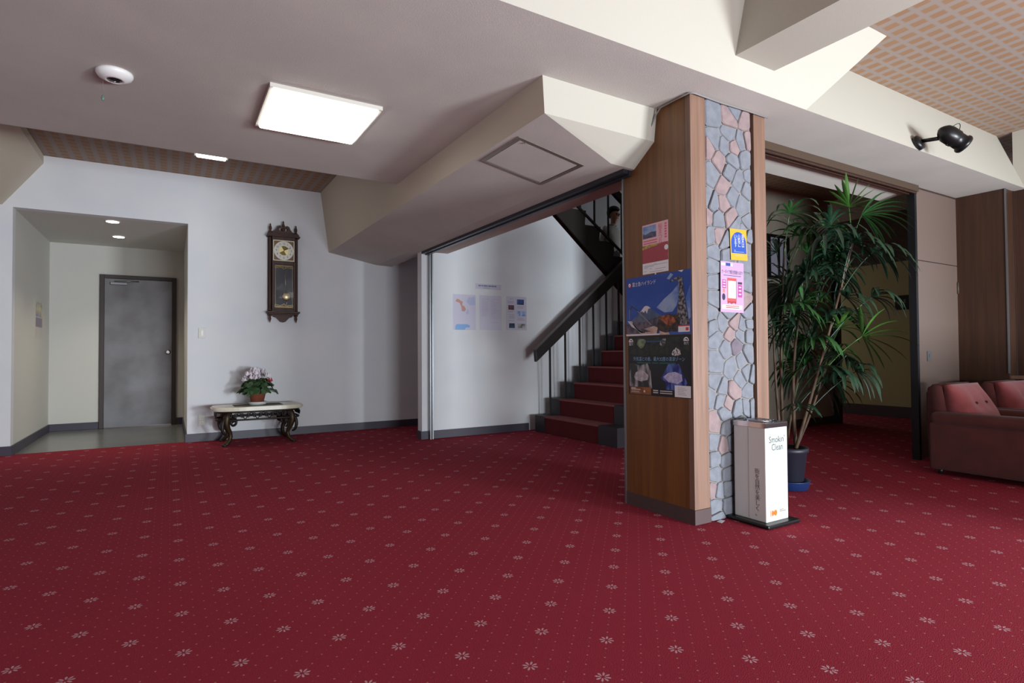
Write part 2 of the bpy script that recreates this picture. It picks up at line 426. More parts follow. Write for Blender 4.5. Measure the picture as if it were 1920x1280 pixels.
# stairwell shell
bm = N(); prism(bm, ((2.436, 0), (7.5, 0), (7.5, 1.50), (5.72, 1.50), (2.51, 4.17), (2.51, 2.12), (2.436, 2.12)), 'y', YW, YW+.12)
struct('wall_stair', bm, WALL, 'white wall under the upper stair flight carrying laminated notices', 'wall')
bm = N(); box(bm, 2.51, 7.62, 4.20, YC+.12, 3.60, 3.7); struct('ceiling_stairwell', bm, WALL, 'ceiling high over the stairwell', 'ceiling')
bm = N(); box(bm, 7.5, 7.62, 4.40, YC+.12, 0, 3.7); struct('wall_stair_end', bm, WALL, 'end wall of the stairwell beyond the landing', 'wall')
bm = N(); box(bm, 4.6, 7.62, 4.38, 4.46, 0, 3.7); box(bm, 2.51, 4.6, 4.38, 4.46, 2.97, 3.7)
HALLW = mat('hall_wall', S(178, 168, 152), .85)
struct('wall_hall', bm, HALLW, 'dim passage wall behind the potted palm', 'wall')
bm = N(); box(bm, 7.62, 7.70, 4.30, 4.46, 0, 2.42); struct('trim_3', bm, DALU, 'dark metal post at the corner of the passage', 'post')
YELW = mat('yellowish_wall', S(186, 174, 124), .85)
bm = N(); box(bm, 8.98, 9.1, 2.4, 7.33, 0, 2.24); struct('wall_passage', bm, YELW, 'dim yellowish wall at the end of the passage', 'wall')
bm = N(); box(bm, 8.96, 9.1, 2.4, 7.33, 2.24, 3.0); struct('wall_passage_upper', bm, HWOOD, 'dark wooden band above the yellowish passage wall', 'wall')
bm = N(); box(bm, 7.6, 9.1, 7.2, 7.33, 0, 3.0); box(bm, 6.64, 9.1, 2.5, 2.62, 0, 3.0); struct('wall_passage_end', bm, DWOOD, 'dark side walls closing the far passage', 'wall')
# baseboards
def bb(name, m, label, *boxes):
    bm = N()
    for b in boxes: box(bm, *b)
    return struct(name, bm, m, label, 'baseboard')
bb('baseboard_far', BASE, 'dark vinyl baseboard below the clock wall', (.155, 7.4, YC-.015, YC, 0, .09), (-3.1, -1.31, YC-.015, YC, 0, .09))
bb('baseboard_alcove', BASE, 'dark vinyl baseboard round the alcove', (-1.32, -1.305, YC+.0, YB, 0, .09), (.155, .17, YC, YB, 0, .09), (-1.305, -.80, YB-.015, YB, 0, .09), (.09, .155, YB-.015, YB, 0, .09))
bb('baseboard_stair', BASE, 'dark vinyl baseboard under the laminated notices', (2.56, 3.85, YW-.015, YW, 0, .09), (2.42, 2.51, YW-.015, YW, 0, .09), (2.421, 2.436, YW, YW+.12, 0, .09))
bb('baseboard_hall', BASEB, 'dark baseboard along the dim passage wall', (4.6, 7.62, 4.365, 4.38, 0, .10), (8.965, 8.98, 2.4, 7.3, 0, .16))

# ------------------------------------------------------------------ stone and wood pillar
pil = thing('pillar', 'square pillar clad in walnut panel, crazy stone and pale boards', 'pillar', (2.84, 2.5, 0), kind='structure')
bm = N(); box(bm, 2.53, 3.15, 2.262, 2.77, 0, ZC); obj('core', bm, DARK, pil)
bm = N(); prism(bm, ((2.262, .08), (2.776, .08), (2.776, 2.115), (2.676, 2.115), (2.506, 2.228), (2.476, 2.425), (2.262, 2.425)), 'x', XC, 2.53); obj('wood_panel', bm, WALNUT, pil)
bm = N(); box(bm, XC, 2.628, YN, 2.262, .08, ZC-.002); obj('corner_board', bm, BOARD, pil, bevel=.003)
bm = N(); box(bm, 3.062, 3.172, YN, 2.262, 0, ZC-.002); obj('edge_board', bm, BOARD, pil, bevel=.003)
bm = N(); box(bm, 3.15, 3.172, 2.262, 2.776, 0, ZC); obj('wood_panel', bm, WALNUT, pil)
bm = N(); box(bm, XC-.004, 2.632, YN-.004, 2.262, 0, .08); box(bm, XC-.004, 2.53, 2.262, 2.776, 0, .08); obj('baseboard', bm, BASEB, pil)
bm = N(); box(bm, XC-.008, XC+.004, 2.772, 2.784, 0, 2.11); obj('metal_edge', bm, ALU, pil)
bm = N(); box(bm, 2.628, 3.036, 2.232, 2.262, 0, ZC); obj('mortar', bm, mat('mortar', S(128, 122, 116), .95, bump=(120, .6)), pil)
bm = N(); box(bm, 3.036, 3.062, 2.246, 2.250, 0, ZC); obj('shadow_gap', bm, DARK, pil)
# stones: irregular cells round hand-placed seeds
def px(x, y):   # photograph pixel on the pillar front -> (X, Z), measured once on the front plane
    c = Vector(((x-960)/1073.56, -(y-640)/1073.56, 1)); d = _r2*c.x+_u2*c.y+_f*c.z
    t = YN/d.y; return (d.x*t, .96+d.z*t)
A_ = [(50,110,0),(150,130,1),(235,140,1),(180,85,0),(150,215,0),(60,245,0),(25,290,1),(125,285,0),(175,290,1),(215,260,0),(258,255,1),(92,370,1),(50,440,0),(165,365,0),(238,360,0),(150,430,0),(120,520,1),(200,480,0),(268,465,0),(255,530,0),(160,572,0),(225,630,0),(120,615,1),(50,615,0),(22,590,0),(25,680,1),(85,700,0),(155,688,1),(185,740,0),(255,720,0),(228,770,0),(40,800,0),(90,800,1),(122,835,0),(265,800,0),(190,850,0),(60,890,0),(250,880,0),(135,900,0),(50,970,0),(250,960,0),(60,1060,0),(245,1060,0),(150,1000,0),(60,1150,0),(230,1170,1),(150,1110,0),(262,1240,0),(40,1240,0),(150,1230,0)]
B_ = [(90,40,0),(150,25,0),(222,20,1),(265,40,0),(312,25,0),(115,105,0),(195,85,1),(255,85,0),(310,85,0),(170,170,0),(230,150,2),(110,250,0),(205,280,0),(305,200,0),(265,245,0),(290,315,0),(330,330,0),(258,350,0),(105,390,0),(88,450,0),(140,420,0),(218,430,1),(305,430,0),(135,470,0),(185,505,1),(165,560,0),(240,530,0),(293,520,0),(328,515,0),(105,620,1),(95,740,0),(180,640,0),(155,760,1),(205,735,0),(100,830,0),(170,840,0),(110,930,0),(180,920,0),(95,1020,1),(125,1025,0),(180,1010,0),(110,1120,0),(185,1110,0),(260,620,0),(300,690,1),(250,780,0),(310,850,0),(255,930,0),(300,1000,0),(250,1090,0),(310,1110,0),(120,1190,0),(220,1200,0),(310,1210,0)]
seeds = [(*px(1320+x/3.046, 180+y/3.046), k) for x, y, k in A_]+[(*px(1310+x/3.2, 600+y/3.2), k) for x, y, k in B_]
seeds = [s for s in seeds if .005 < s[1] < 2.415]
def clip(poly, a, b, c):
    out = []
    for i in range(len(poly)):
        p, q = poly[i], poly[(i+1) % len(poly)]
        dp, dq = a*p[0]+b*p[1]-c, a*q[0]+b*q[1]-c
        if dp <= 0: out.append(p)
        if dp*dq < 0:
            t = dp/(dp-dq); out.append((p[0]+(q[0]-p[0])*t, p[1]+(q[1]-p[1])*t))
    return out
STONE = [mat('stone_grey', S(116, 119, 127), .85, noise=(22, S(104, 107, 115), 5, (1, 1, 1)), bump=(70, .5)),
         mat('stone_pink', S(138, 119, 118), .85, noise=(22, S(124, 107, 108), 5, (1, 1, 1)), bump=(70, .5)),
         mat('stone_plum', S(104, 95, 105), .85, noise=(22, S(94, 86, 96), 5, (1, 1, 1)), bump=(70, .5))]
rs = random.Random(3)
for i, (sx, sz, k) in enumerate(seeds):
    poly = [(2.630, 0.002), (3.034, 0.002), (3.034, 2.418), (2.630, 2.418)]
    for j, (tx, tz, _) in enumerate(seeds):
        if i != j and abs(tx-sx)+abs(tz-sz) < .7 and poly:
            a, b = tx-sx, tz-sz; L = math.hypot(a, b)
            poly = clip(poly, a/L, b/L, (a*(tx+sx)/2+b*(tz+sz)/2)/L-rs.uniform(.0014, .0030))
    if len(poly) < 3: continue
    # round the corners a little
    pts = []
    n = len(poly)
    for q in range(n):
        p0, p1, p2 = Vector(poly[q-1]), Vector(poly[q]), Vector(poly[(q+1) % n])
        for (e, f_) in ((p0, .14), (p2, .14)):
            dd = (e-p1); pts.append(p1+dd*min(f_, .014/max(dd.length, .001)))
    bm = N(); y1 = 2.2215+rs.uniform(-.004, .006)
    cen = sum(pts, Vector((0, 0)))/len(pts)
    A = [bm.verts.new((p.x, 2.252, p.y)) for p in pts]
    B = [bm.verts.new((p.x, y1+.006, p.y)) for p in pts]
    Cc = [bm.verts.new((cen.x+(p.x-cen.x)*.90, y1+rs.uniform(-.0015, .0015), cen.y+(p.y-cen.y)*.93)) for p in pts]
    m_ = len(pts)
    for q in range(m_):
        r_ = (q+1) % m_
        bm.faces.new((A[q], A[r_], B[r_], B[q])); bm.faces.new((B[q], B[r_], Cc[r_], Cc[q]))
    bm.faces.new(Cc); bmesh.ops.recalc_face_normals(bm, faces=bm.faces[:])
    obj('stone', bm, STONE[k], pil)

# ------------------------------------------------------------------ right hand passage: track, sliding panel, walnut pier
bm = N(); box(bm, 3.172, 5.68, 2.47, 2.56, 2.365, ZC); o = struct('trim_4', bm, mat('bronze_track', S(92, 74, 60), .4, .5), 'brown sliding door track above the palm', 'track')
bm = N(); box(bm, 3.172, 5.68, 2.485, 2.50, 2.35, 2.366); box(bm, 3.172, 5.68, 2.53, 2.545, 2.35, 2.366); obj('rail', bm, DWOOD, o)
bm = N(); box(bm, 5.645, 5.68, 2.49, 2.55, 0, ZC-.055); struct('trim_5', bm, BLACKM, 'dark jamb at the left edge of the pinkish panel', 'jamb')
PANEL = mat('panel_pinkish', S(102, 85, 77), .6, bump=(200, .1))
d = thing('door_2', 'pinkish beige panel door beside the walnut pier behind the armchairs', 'door', (6.0, 2.5, 0), kind='structure')
bm = N(); box(bm, 5.68, 6.475, 2.505, 2.55, 0, 1.762); obj('door_leaf', bm, PANEL, d)
bm = N(); box(bm, 5.68, 6.475, 2.505, 2.55, 1.770, ZC-.012); obj('transom_panel', bm, PANEL, d)
bm = N(); box(bm, 5.68, 6.475, 2.515, 2.55, 1.762, 1.770); obj('seam', bm, DARK, d)
bm = N(); box(bm, 5.68, 6.475, 2.50, 2.55, ZC-.012, ZC); obj('head_strip', bm, DWOOD, d)
bm = N(); box(bm, 5.845, 5.905, 2.497, 2.505, .865, .955); box(bm, 5.865, 5.885, 2.49, 2.497, .895, .93); obj('latch', bm, ALU, d)
bm = N(); tube(bm, ((6.468, 2.497, 1.50), (6.468, 2.497, 1.61)), .008); obj('hinge', bm, mat('hinge_dull', S(70, 60, 54), .6), d)
pier = thing('wood_pier', 'dark walnut pier at the right edge behind the armchairs', 'pier', (6.56, 2.3, 0), kind='structure')
PIER = wood_mat('pier_walnut', S(64, 40, 26), S(54, 33, 22), 'Z', .45, 2)
bm = N(); box(bm, 6.475, 6.66, 2.125, 2.62, 0, ZC); obj('wood_panel', bm, PIER, pier)
bm = N(); box(bm, 6.468, 6.48, 2.118, 2.13, .75, ZC); obj('corner_strip', bm, ALU, pier)

# ------------------------------------------------------------------ alcove door, fittings on the far wall
d = thing('door_1', 'grey metal door in a dark frame inside the alcove', 'door', (-.35, YB, 0), kind='structure')
FR = mat('door_frame_paint', S(58, 48, 48), .4)
bm = N(); box(bm, -.795, -.745, YB-.035, YB, 0, 2.04); box(bm, .03, .08, YB-.035, YB, 0, 2.04); box(bm, -.745, .03, YB-.035, YB, 1.99, 2.04); obj('door_frame', bm, FR, d, bevel=.004)
DOORM = mat('door_metal', S(124, 124, 126), .36, .9, noise=(2.6, S(104, 102, 102), 4, (1, 1, 1)))
bm = N(); box(bm, -.742, .027, YB-.022, YB-.002, .012, 1.987); leaf = obj('door_leaf', bm, DOORM, d)
bm = N(); box(bm, -.742, .027, YB-.03, YB, 0, .012); obj('threshold', bm, CHROME, d)
bm = N(); box(bm, -.68, -.49, YB-.06, YB-.022, 1.905, 1.94); obj('door_closer', bm, ALU, d, bevel=.005)
bm = N(); tube(bm, ((-.63, YB-.05, 1.95), (-.36, YB-.05, 1.962)), .008); obj('closer_arm', bm, ALU, d)
bm = N(); lathe(bm, ((.034, YB-.022), (.034, YB-.03), (.028, YB-.034), (.02, YB-.05), (.026, YB-.06), (.026, YB-.078), (.018, YB-.084)), (-.018, 0, 1.004), 24, 'y'); obj('door_knob', bm, CHROME, d)

def wall_plate(name, label, cat, x0, x1, z0, z1, kind):
    t = thing(name, label, cat, ((x0+x1)/2, YC, z0))
    bm = N(); rbox(bm, x0, x1, YC-.009, YC+.001, z0, z1, .003, 2); obj('cover_plate', bm, mat('plate', S(206, 206, 196), .4), t)
    xm = (x0+x1)/2; zm = (z0+z1)/2
    if kind == 'switch':
        bm = N(); box(bm, xm-.012, xm+.012, YC-.013, YC-.009, zm-.03, zm+.03); obj('rocker', bm, WHITE, t, bevel=.002)
        bm = N(); box(bm, xm-.004, xm+.004, YC-.0145, YC-.013, zm-.002, zm+.008); obj('indicator', bm, mat('indicator_white', S(250, 250, 255), .2), t)
    else:
        for dz in (-.024, .024):
            bm = N(); box(bm, xm-.016, xm+.016, YC-.012, YC-.009, zm+dz-.014, zm+dz+.014); s_ = obj('socket', bm, WHITE, t, bevel=.002)
            bm = N(); box(bm, xm-.007, xm-.004, YC-.0125, YC-.0119, zm+dz-.006, zm+dz+.006); box(bm, xm+.004, xm+.007, YC-.0125, YC-.0119, zm+dz-.006, zm+dz+.006); obj('slot', bm, DARK, s_)
wall_plate('light_switch', 'small wall switch between the alcove and the clock', 'switch', .276, .346, 1.150, 1.265, 'switch')
wall_plate('wall_outlet', 'double power outlet near the floor left of the marble table', 'outlet', .276, .348, .172, .294, 'outlet')

# ------------------------------------------------------------------ ceiling fittings
LIT = mat('lit_diffuser', S(255, 252, 246), .5, emit=6)
LITP = mat('lit_downlight', S(255, 236, 214), .5, emit=9)
def square_light(x0, x1, y0, y1, z, label):
    t = thing('ceiling_light', label, 'light', ((x0+x1)/2, (y0+y1)/2, z))
    bm = N(); f = .018
    box(bm, x0, x1, y0, y0+f, z-.022, z+.002); box(bm, x0, x1, y1-f, y1, z-.022, z+.002); box(bm, x0, x0+f, y0+f, y1-f, z-.022, z+.002); box(bm, x1-f, x1, y0+f, y1-f, z-.022, z+.002)
    obj('light_frame', bm, mat('light_frame', S(206, 202, 192), .4), t)
    bm = N(); rbox(bm, x0+f, x1-f, y0+f+.001, y1-f-.001, z-.042, z-.002, .012, 2); obj('diffuser', bm, LIT, t)
square_light(.455, 1.075, 3.267, 3.885, ZC, 'square lit ceiling light panel in the lowered slab')
square_light(.20, .50, 5.85, 6.47, ZP, 'lit ceiling light half hidden behind the lowered slab')
def downlight(x, y, label):
    t = thing('downlight', label, 'light', (x, y, 2.42), 'round downlights in the alcove ceiling')
    bm = N(); lathe(bm, ((.07, 2.419), (.074, 2.414), (.06, 2.411)), (x, y, 0), 28); obj('trim_ring', bm, WHITE, t)
    bm = N(); lathe(bm, ((.058, 2.414), (.058, 2.4085)), (x, y, 0), 28); obj('lamp', bm, LITP, t)
    l = bpy.data.lights.new('alcove_spot', 'SPOT'); l.energy = 46; l.spot_size = 1.75; l.spot_blend = .9; l.color = (1, .88, .70); l.shadow_soft_size = .05
    lo = bpy.data.objects.new('alcove_spot', l); COL.objects.link(lo); lo.location = (x, y, 2.395)
downlight(-.537, 7.53, 'round downlight nearer the alcove opening')
downlight(-.54, 8.46, 'round downlight deeper in the alcove, near the metal door')
# eyeball fitting with a pull
t = thing('ceiling_fitting', 'round white ceiling fitting with a dark lens and hanging pull', 'fitting', (-.25, 3.56, ZC))
bm = N(); lathe(bm, ((.082, ZC), (.082, ZC-.012), (.074, ZC-.026), (.046, ZC-.040), (.036, ZC-.042), (.033, ZC-.036), (.001, ZC-.036)), (-.25, 3.56, 0), 36); obj('housing', bm, WHITE, t)
bm = N(); lathe(bm, ((.034, ZC-.037), (.031, ZC-.041), (.02, ZC-.043), (.001, ZC-.045)), (-.25, 3.56, 0), 28); ln = obj('lens', bm, mat('lens_dark', S(26, 22, 26), .15), t)
bm = N(); lathe(bm, ((.001, ZC-.044), (.006, ZC-.047), (.005, ZC-.051), (.001, ZC-.053)), (-.248, 3.555, 0), 12); obj('bulb_tip', bm, CHROME, ln)
bm = N(); tube(bm, ((-.303, 3.62, ZC-.012), (-.304, 3.62, 2.315)), .0012, 6); obj('cord', bm, mat('cord_grey', S(120, 116, 112), .6), t)
bm = N(); lathe(bm, ((.001, 2.316), (.005, 2.312), (.008, 2.300), (.006, 2.288), (.001, 2.284)), (-.304, 3.62, 0), 12); obj('pull_bead', bm, mat('glass_green', S(96, 122, 112), .15), t)
# access hatch on the sloping soffit
def sof(x): return 2.23-(x-1.70)*(.115/.61)
t = thing('access_hatch', 'metal framed access hatch in the sloping beam soffit', 'hatch', (1.98, 3.05, sof(1.98)))
bm = N()
def slope_bar(bm, x0, x1, y0, y1, d0, d1):
    v = []
    for dd in (d0, d1):
        for x, y in ((x0, y0), (x1, y0), (x1, y1), (x0, y1)): v.append(bm.verts.new((x, y, sof(x)-dd)))
    for f in ((0, 1, 2, 3), (7, 6, 5, 4), (0, 4, 5, 1), (1, 5, 6, 2), (2, 6, 7, 3), (3, 7, 4, 0)): bm.faces.new([v[i] for i in f])
hx0, hx1, hy0, hy1, fw = 1.737, 2.217, 2.815, 3.29, .024
slope_bar(bm, hx0, hx1, hy0, hy0+fw, 0, .006); slope_bar(bm, hx0, hx1, hy1-fw, hy1, 0, .006); slope_bar(bm, hx0, hx0+fw, hy0+fw, hy1-fw, 0, .006); slope_bar(bm, hx1-fw, hx1, hy0+fw, hy1-fw, 0, .006)
obj('hatch_frame', bm, mat('hatch_metal', S(146, 134, 124), .35, .8), t)
bm = N(); slope_bar(bm, hx0+fw+.005, hx1-fw-.005, hy0+fw+.005, hy1-fw-.005, 0, .004); obj('hatch_panel', bm, SOFFIT, t)
bm = N(); lathe(bm, ((.006, 0), (.006, -.004), (.002, -.005)), (1.80, 2.85, sof(1.80)-.006), 10); obj('hatch_catch', bm, CHROME, t)
# black spotlight on the right beam
t = thing('spotlight', 'black adjustable spotlight on a short arm fixed to the cream beam', 'spotlight', (4.87, 2.05, 2.50))
def bfy(z): return 2.035+(z-ZC)*.367
bp_ = Vector((4.70, bfy(2.475)-.002, 2.475))
nrm = Vector((0, -1, .367)).normalized() * 1.0
bm = N(); tube(bm, (bp_+nrm*-.004, bp_+nrm*.030, bp_+nrm*.040), [.055, .055, .030], 24); obj('base', bm, BLACKM, t)
j = Vector((4.72, 1.90, 2.475))
bm = N(); tube(bm, (bp_+nrm*.035, j), .014, 12); obj('arm', bm, BLACKM, t)
hd = Vector((.70, -.50, -.62)).normalized()
c0 = j+Vector((.01, -.03, .02))-hd*.05
bm = N(); tube(bm, [c0+hd*a for a in (-.015, 0, .02, .05, .115, .12, .165, .17, .178, .185, .196, .2)], [.012, .034, .052, .060, .060, .055, .055, .064, .066, .066, .060, .05], 28); obj('lamp_head', bm, BLACKM, t)
a1, b1 = frame_of(hd)
up_ = (Vector((0, 0, 1))-hd*hd.z).normalized()
bm = N(); tube(bm, [c0+hd*(.045+.062*k/8)+up_*(.056+.05*math.sin(PI*k/8)) for k in range(9)], .0025, 6); obj('wire_loop', bm, BLACKM, t)
bm = N(); tube(bm, (c0+hd*.09-up_*.058, c0+hd*.09-up_*.070), .006, 8); obj('lock_screw', bm, BLACKM, t)

# metal track along the stair opening and its jamb
t = thing('folding_track', 'dark metal track and jamb framing the stair opening', 'track', (2.49, 4.4, 0), kind='structure')
bm = N(); box(bm, 2.435, 2.475, 2.70, YW-.002, 2.085, 2.125); box(bm, 2.48, 2.515, 2.70, YW-.002, 2.075, 2.125); obj('top_rail', bm, DALU, t)
bm = N(); box(bm, 2.512, 2.524, YW-.06, YW, 0, 2.10); box(bm, 2.537, 2.552, YW-.06, YW, 0, 2.10); obj('jamb', bm, ALU, t)
bm = N(); box(bm, 2.524, 2.537, YW-.045, YW, 0, 2.10); obj('jamb_groove', bm, DARK, t)

# ------------------------------------------------------------------ staircase
YS0, YS1 = 4.50, 5.90
RISE, RUN, X0 = .196, .222, 3.86
SC = mat('stair_carpet', S(96, 38, 40), .95, noise=(180, S(80, 30, 33), 2, (1, 1, 1)), spec=.15)
st = thing('staircase', 'lower stair flight with dark red carpet and dark slate edges', 'staircase', (4.6, 5.2, 0), kind='structure')
EDGE = mat('stair_edge', S(40, 35, 42), .5)
ZL = RISE*8
for k in range(8):
    x = X0+RUN*k; z0 = RISE*k; z1 = z0+RISE; xe = x+RUN if k < 7 else 7.5
    bm = N(); box(bm, x, xe+.02, YS0+.2, YS1-.2, z0, z1); obj('step', bm, SC, st, bevel=.006)
    bm = N(); box(bm, x-.004, xe+.02, YS0+.2, YS1-.2, z1-.004, z1+.004); box(bm, x-.008, x+.012, YS0+.2, YS1-.2, z1-.012, z1+.005); obj('nosing', bm, mat('nosing', S(138, 74, 74), .8), st)
    for y0, y1 in ((YS1-.2, YS1), (YS0-.1, YS0+.2)):
        bm = N(); box(bm, x-.006, xe+.02, y0, y1, z0, z1+.004); obj('step_edge', bm, EDGE, st)
bm = N(); box(bm, 5.72, 7.5, YS1, YC, ZL-.15, ZL); obj('landing', bm, SC, st)
bm = N(); prism(bm, ((X0+.1, 0), (X0+RUN*7, 0), (X0+RUN*7, RISE*7), ), 'y', YS0+.21, YS1-.21); obj('carcass', bm, DARK, st)
# balustrade of the lower flight
rl = thing('stair_railing', 'lower stair railing with a broad black handrail and thin square posts', 'railing', (4.5, 5.8, 0))
ry = 5.80
bm = N(); prism(bm, ((3.785, .992), (3.80, .852), (5.30, 2.075), (5.30, 2.25)), 'y', ry-.03, ry+.03); obj('handrail', bm, BLACK, rl, bevel=.006)
bm = N(); prism(bm, ((3.79, .994), (5.30, 2.252), (5.30, 2.262), (3.79, 1.004)), 'y', ry-.035, ry+.035); obj('rail_cap', bm, mat('rail_cap', S(70, 60, 58), .35), rl)
for k, xx in enumerate((4.012, 4.245, 4.472, 4.694, 4.912, 5.126)):
    zb = RISE*(k+1)+.003; zt = .852+(xx-3.80)*.8153+.01
    bm = N(); box(bm, xx-.010, xx+.010, ry-.010, ry+.010, zb, zt); obj('baluster', bm, BLACK, rl)
# upper flight
us = thing('staircase', 'dark upper stair flight rising to the left above the notices', 'staircase', (4.6, 6.6, 1.57), kind='structure')
def zlow(x): return 2.7586-.825*(x-4.275)
noses = [(5.017-.245*k, 2.666+.19*k) for k in range(9, -6, -1)]
pts = [(2.85, zlow(2.85))]
up = []
for xn, zn in noses:
    up += [(xn-.003, zn), (xn-.03, zn-.19)]
xs = [p for p in up if p[1] > 1.57 and p[0] > 2.95]
poly = [(xs[-1][0]+.02, 1.50), (5.80, 1.50)]
low = [(5.80, 1.50), (2.90, zlow(2.90))]
bm = N(); prism(bm, low+[(2.90, xs[0][1])]+xs+[(xs[-1][0], 1.50)], 'y', 6.02, 6.05); obj('stringer', bm, mat('stringer_dark', S(27, 17, 13), .6), us)
for xn, zn in noses:
    if zn > 1.6 and zn < 3.6:
        bm = N(); box(bm, xn-.275, xn, 6.05, 7.26, zn-.19, zn); obj('step', bm, SC, us)
ur = thing('stair_railing', 'thin black railing along the upper stair flight', 'railing', (4.8, 6.0, 1.6))
def zr(x): return 2.894-.7175*(x-4.605)
bm = N(); prism(bm, ((3.6, zr(3.6)-.016), (6.15, zr(6.15)-.016), (6.15, zr(6.15)+.016), (3.6, zr(3.6)+.016)), 'y', 5.985, 6.015); obj('bottom_rail', bm, BLACK, ur)
bm = N(); prism(bm, ((3.6, zr(3.6)+.68), (6.15, zr(6.15)+.68), (6.15, zr(6.15)+.80), (3.6, zr(3.6)+.80)), 'y', 5.97, 6.03); obj('handrail', bm, BLACK, ur, bevel=.005)
for k in range(10):
    xx = 3.69+.2405*k
    bm = N(); box(bm, xx-.010, xx+.010, 5.99, 6.01, zr(xx), zr(xx)+.70); obj('baluster', bm, BLACK, ur)
bm = N(); box(bm, 6.10, 6.18, 5.96, 6.04, ZL, zr(6.15)+.80); obj('newel_post', bm, BLACK, ur)
# ------------------------------------------------------------------ armchairs
VEL = mat('red_velour', S(82, 34, 30), .85, noise=(7, S(70, 28, 24), 3, (1, 1, 1)), sheen=.1, bump=(90, .2))
VELP = mat('pink_velour', S(150, 72, 74), .8, noise=(9, S(138, 62, 64), 3, (1, 1, 1)), sheen=.2, bump=(90, .2))
def armchair(label, first=None):
    t = thing('armchair', label, 'armchair', (0, 0, 0), 'red velour armchairs')
    W = .72
    bm = N(); rbox(bm, .06, W-.06, -.72, .02, .06, .27, .03); obj('seat_base', bm, VEL, t, smooth=True)
    for x0 in (0, W-.13):
        bm = N(); rbox(bm, x0+.012, x0+.118, -.74, .03, .04, .40, .02); a = obj('armrest', bm, VEL, t, smooth=True)
        bm = N(); rbox(bm, x0-.005, x0+.135, -.76, .02, .385, .485, .042, 5); obj('arm_pad', bm, VEL, a, smooth=True)
    # back shell, leaning
    bm = N(); prism(bm, ((.07, .05), (.09, .42), (.085, .64), (.06, .685), (.015, .70), (-.04, .69), (-.06, .60), (-.10, .30), (-.10, .05)), 'x', .10, W-.10)
    bmesh.ops.bevel(bm, geom=bm.edges[:], offset=.018, segments=3, affect='EDGES'); obj('backrest', bm, VEL, t, smooth=True)
    # back cushion with a tufted face
    bm = N(); nx, nz = 14, 12
    x0, x1 = .105, W-.105
    def P(i, j):
        u, v = i/nx, j/nz; z = .37+.325*v
        e = min(u, 1-u)*2; y = -.235+.16*v**1.15
        bulge = .055*(1-(1-min(e*2.2, 1))**2)*math.sin(PI*min(max(v*.92+.08, 0), 1))**.6
        tuft = sum(.022*math.exp(-(((u-cu)*4.2)**2+((v-cv)*3.2)**2)*3.2) for cu, cv in ((.34, .56), (.68, .56)))
        return (x0+(x1-x0)*u, y-bulge+tuft, z)
    G = [[bm.verts.new(P(i, j)) for j in range(nz+1)] for i in range(nx+1)]
    Bk = [[bm.verts.new((x0+(x1-x0)*i/nx, -.06+.02*j/nz, .37+.32*j/nz)) for j in range(nz+1)] for i in range(nx+1)]
    for i in range(nx):
        for j in range(nz):
            bm.faces.new((G[i][j], G[i+1][j], G[i+1][j+1], G[i][j+1])); bm.faces.new((Bk[i][j], Bk[i][j+1], Bk[i+1][j+1], Bk[i+1][j]))
    for i in range(nx):
        bm.faces.new((G[i][0], Bk[i][0], Bk[i+1][0], G[i+1][0])); bm.faces.new((G[i][nz], G[i+1][nz], Bk[i+1][nz], Bk[i][nz]))
    for j in range(nz):
        bm.faces.new((G[0][j], G[0][j+1], Bk[0][j+1], Bk[0][j])); bm.faces.new((G[nx][j], Bk[nx][j], Bk[nx][j+1], G[nx][j+1]))
    bmesh.ops.recalc_face_normals(bm, faces=bm.faces[:])
    cu = obj('back_cushion', bm, VELP, t, smooth=True)
    for q, u in enumerate((.34, .68)):
        bm = N(); bmesh.ops.create_uvsphere(bm, u_segments=10, v_segments=6, radius=.011, matrix=Matrix.Translation((x0+(x1-x0)*u, -.235+.16*.5-.034, .37+.325*.56))); obj('button', bm, VEL, cu, smooth=True)
    bm = N(); rbox(bm, .13, W-.13, -.70, -.12, .255, .40, .045, 4); obj('seat_cushion', bm, VELP, t, smooth=True)
    for xx in (.08, W-.08):
        for yy in (-.68, -.02):
            bm = N(); lathe(bm, ((.018, 0), (.022, .045)), (xx, yy, 0), 12); obj('foot', bm, BLACK, t)
    return t
def put(t, x, y, rz=0, label=None):
    t.location = (x, y, 0); t.rotation_euler.z = rz
    if label: t['label'] = label
    return t
ch = armchair('red velour armchair nearer the palm, its side to the viewer')
c2 = copy_tree(ch); put(c2, 5.84, 2.09, 0, 'second red velour armchair at the frame edge, beside the walnut pier')
put(ch, 5.10, 2.16)

# ------------------------------------------------------------------ ash stand
t = thing('ashtray_stand', 'white square floor ashtray with chrome top in front of the stone pillar', 'ashtray', (2.905, 2.095, 0))
ENAM = mat('white_enamel', S(200, 199, 195), .3)
ax0, ax1, ay0, ay1 = 2.806, 3.003, 1.992, 2.196
bm = N(); rbox(bm, ax0-.045, ax1+.045, ay0-.045, ay1+.03, .001, .022, .008, 2); obj('base_plate', bm, BLACKM, t)
bm = N(); box(bm, ax0, ax1, ay0, ay1, .022, .538); body = obj('body', bm, ENAM, t, bevel=.004)
bm = N(); box(bm, ax0-.0012, ax0+.001, ay0+.105, ay0+.107, .03, .535); obj('panel_seam', bm, mat('seam_grey', S(150, 150, 148), .5), body)
bm = N(); box(bm, ax0-.002, ax1+.002, ay0-.002, ay1+.002, .538, .562); 
box(bm, ax0-.001, ax1+.001, ay0-.001, ay0+.022, .562, .566); box(bm, ax0-.001, ax1+.001, ay1-.022, ay1+.001, .562, .566); box(bm, ax0-.001, ax0+.022, ay0+.022, ay1-.022, .562, .566); box(bm, ax1-.022, ax1+.001, ay0+.022, ay1-.022, .562, .566)
top = obj('chrome_top', bm, CHROME, t)
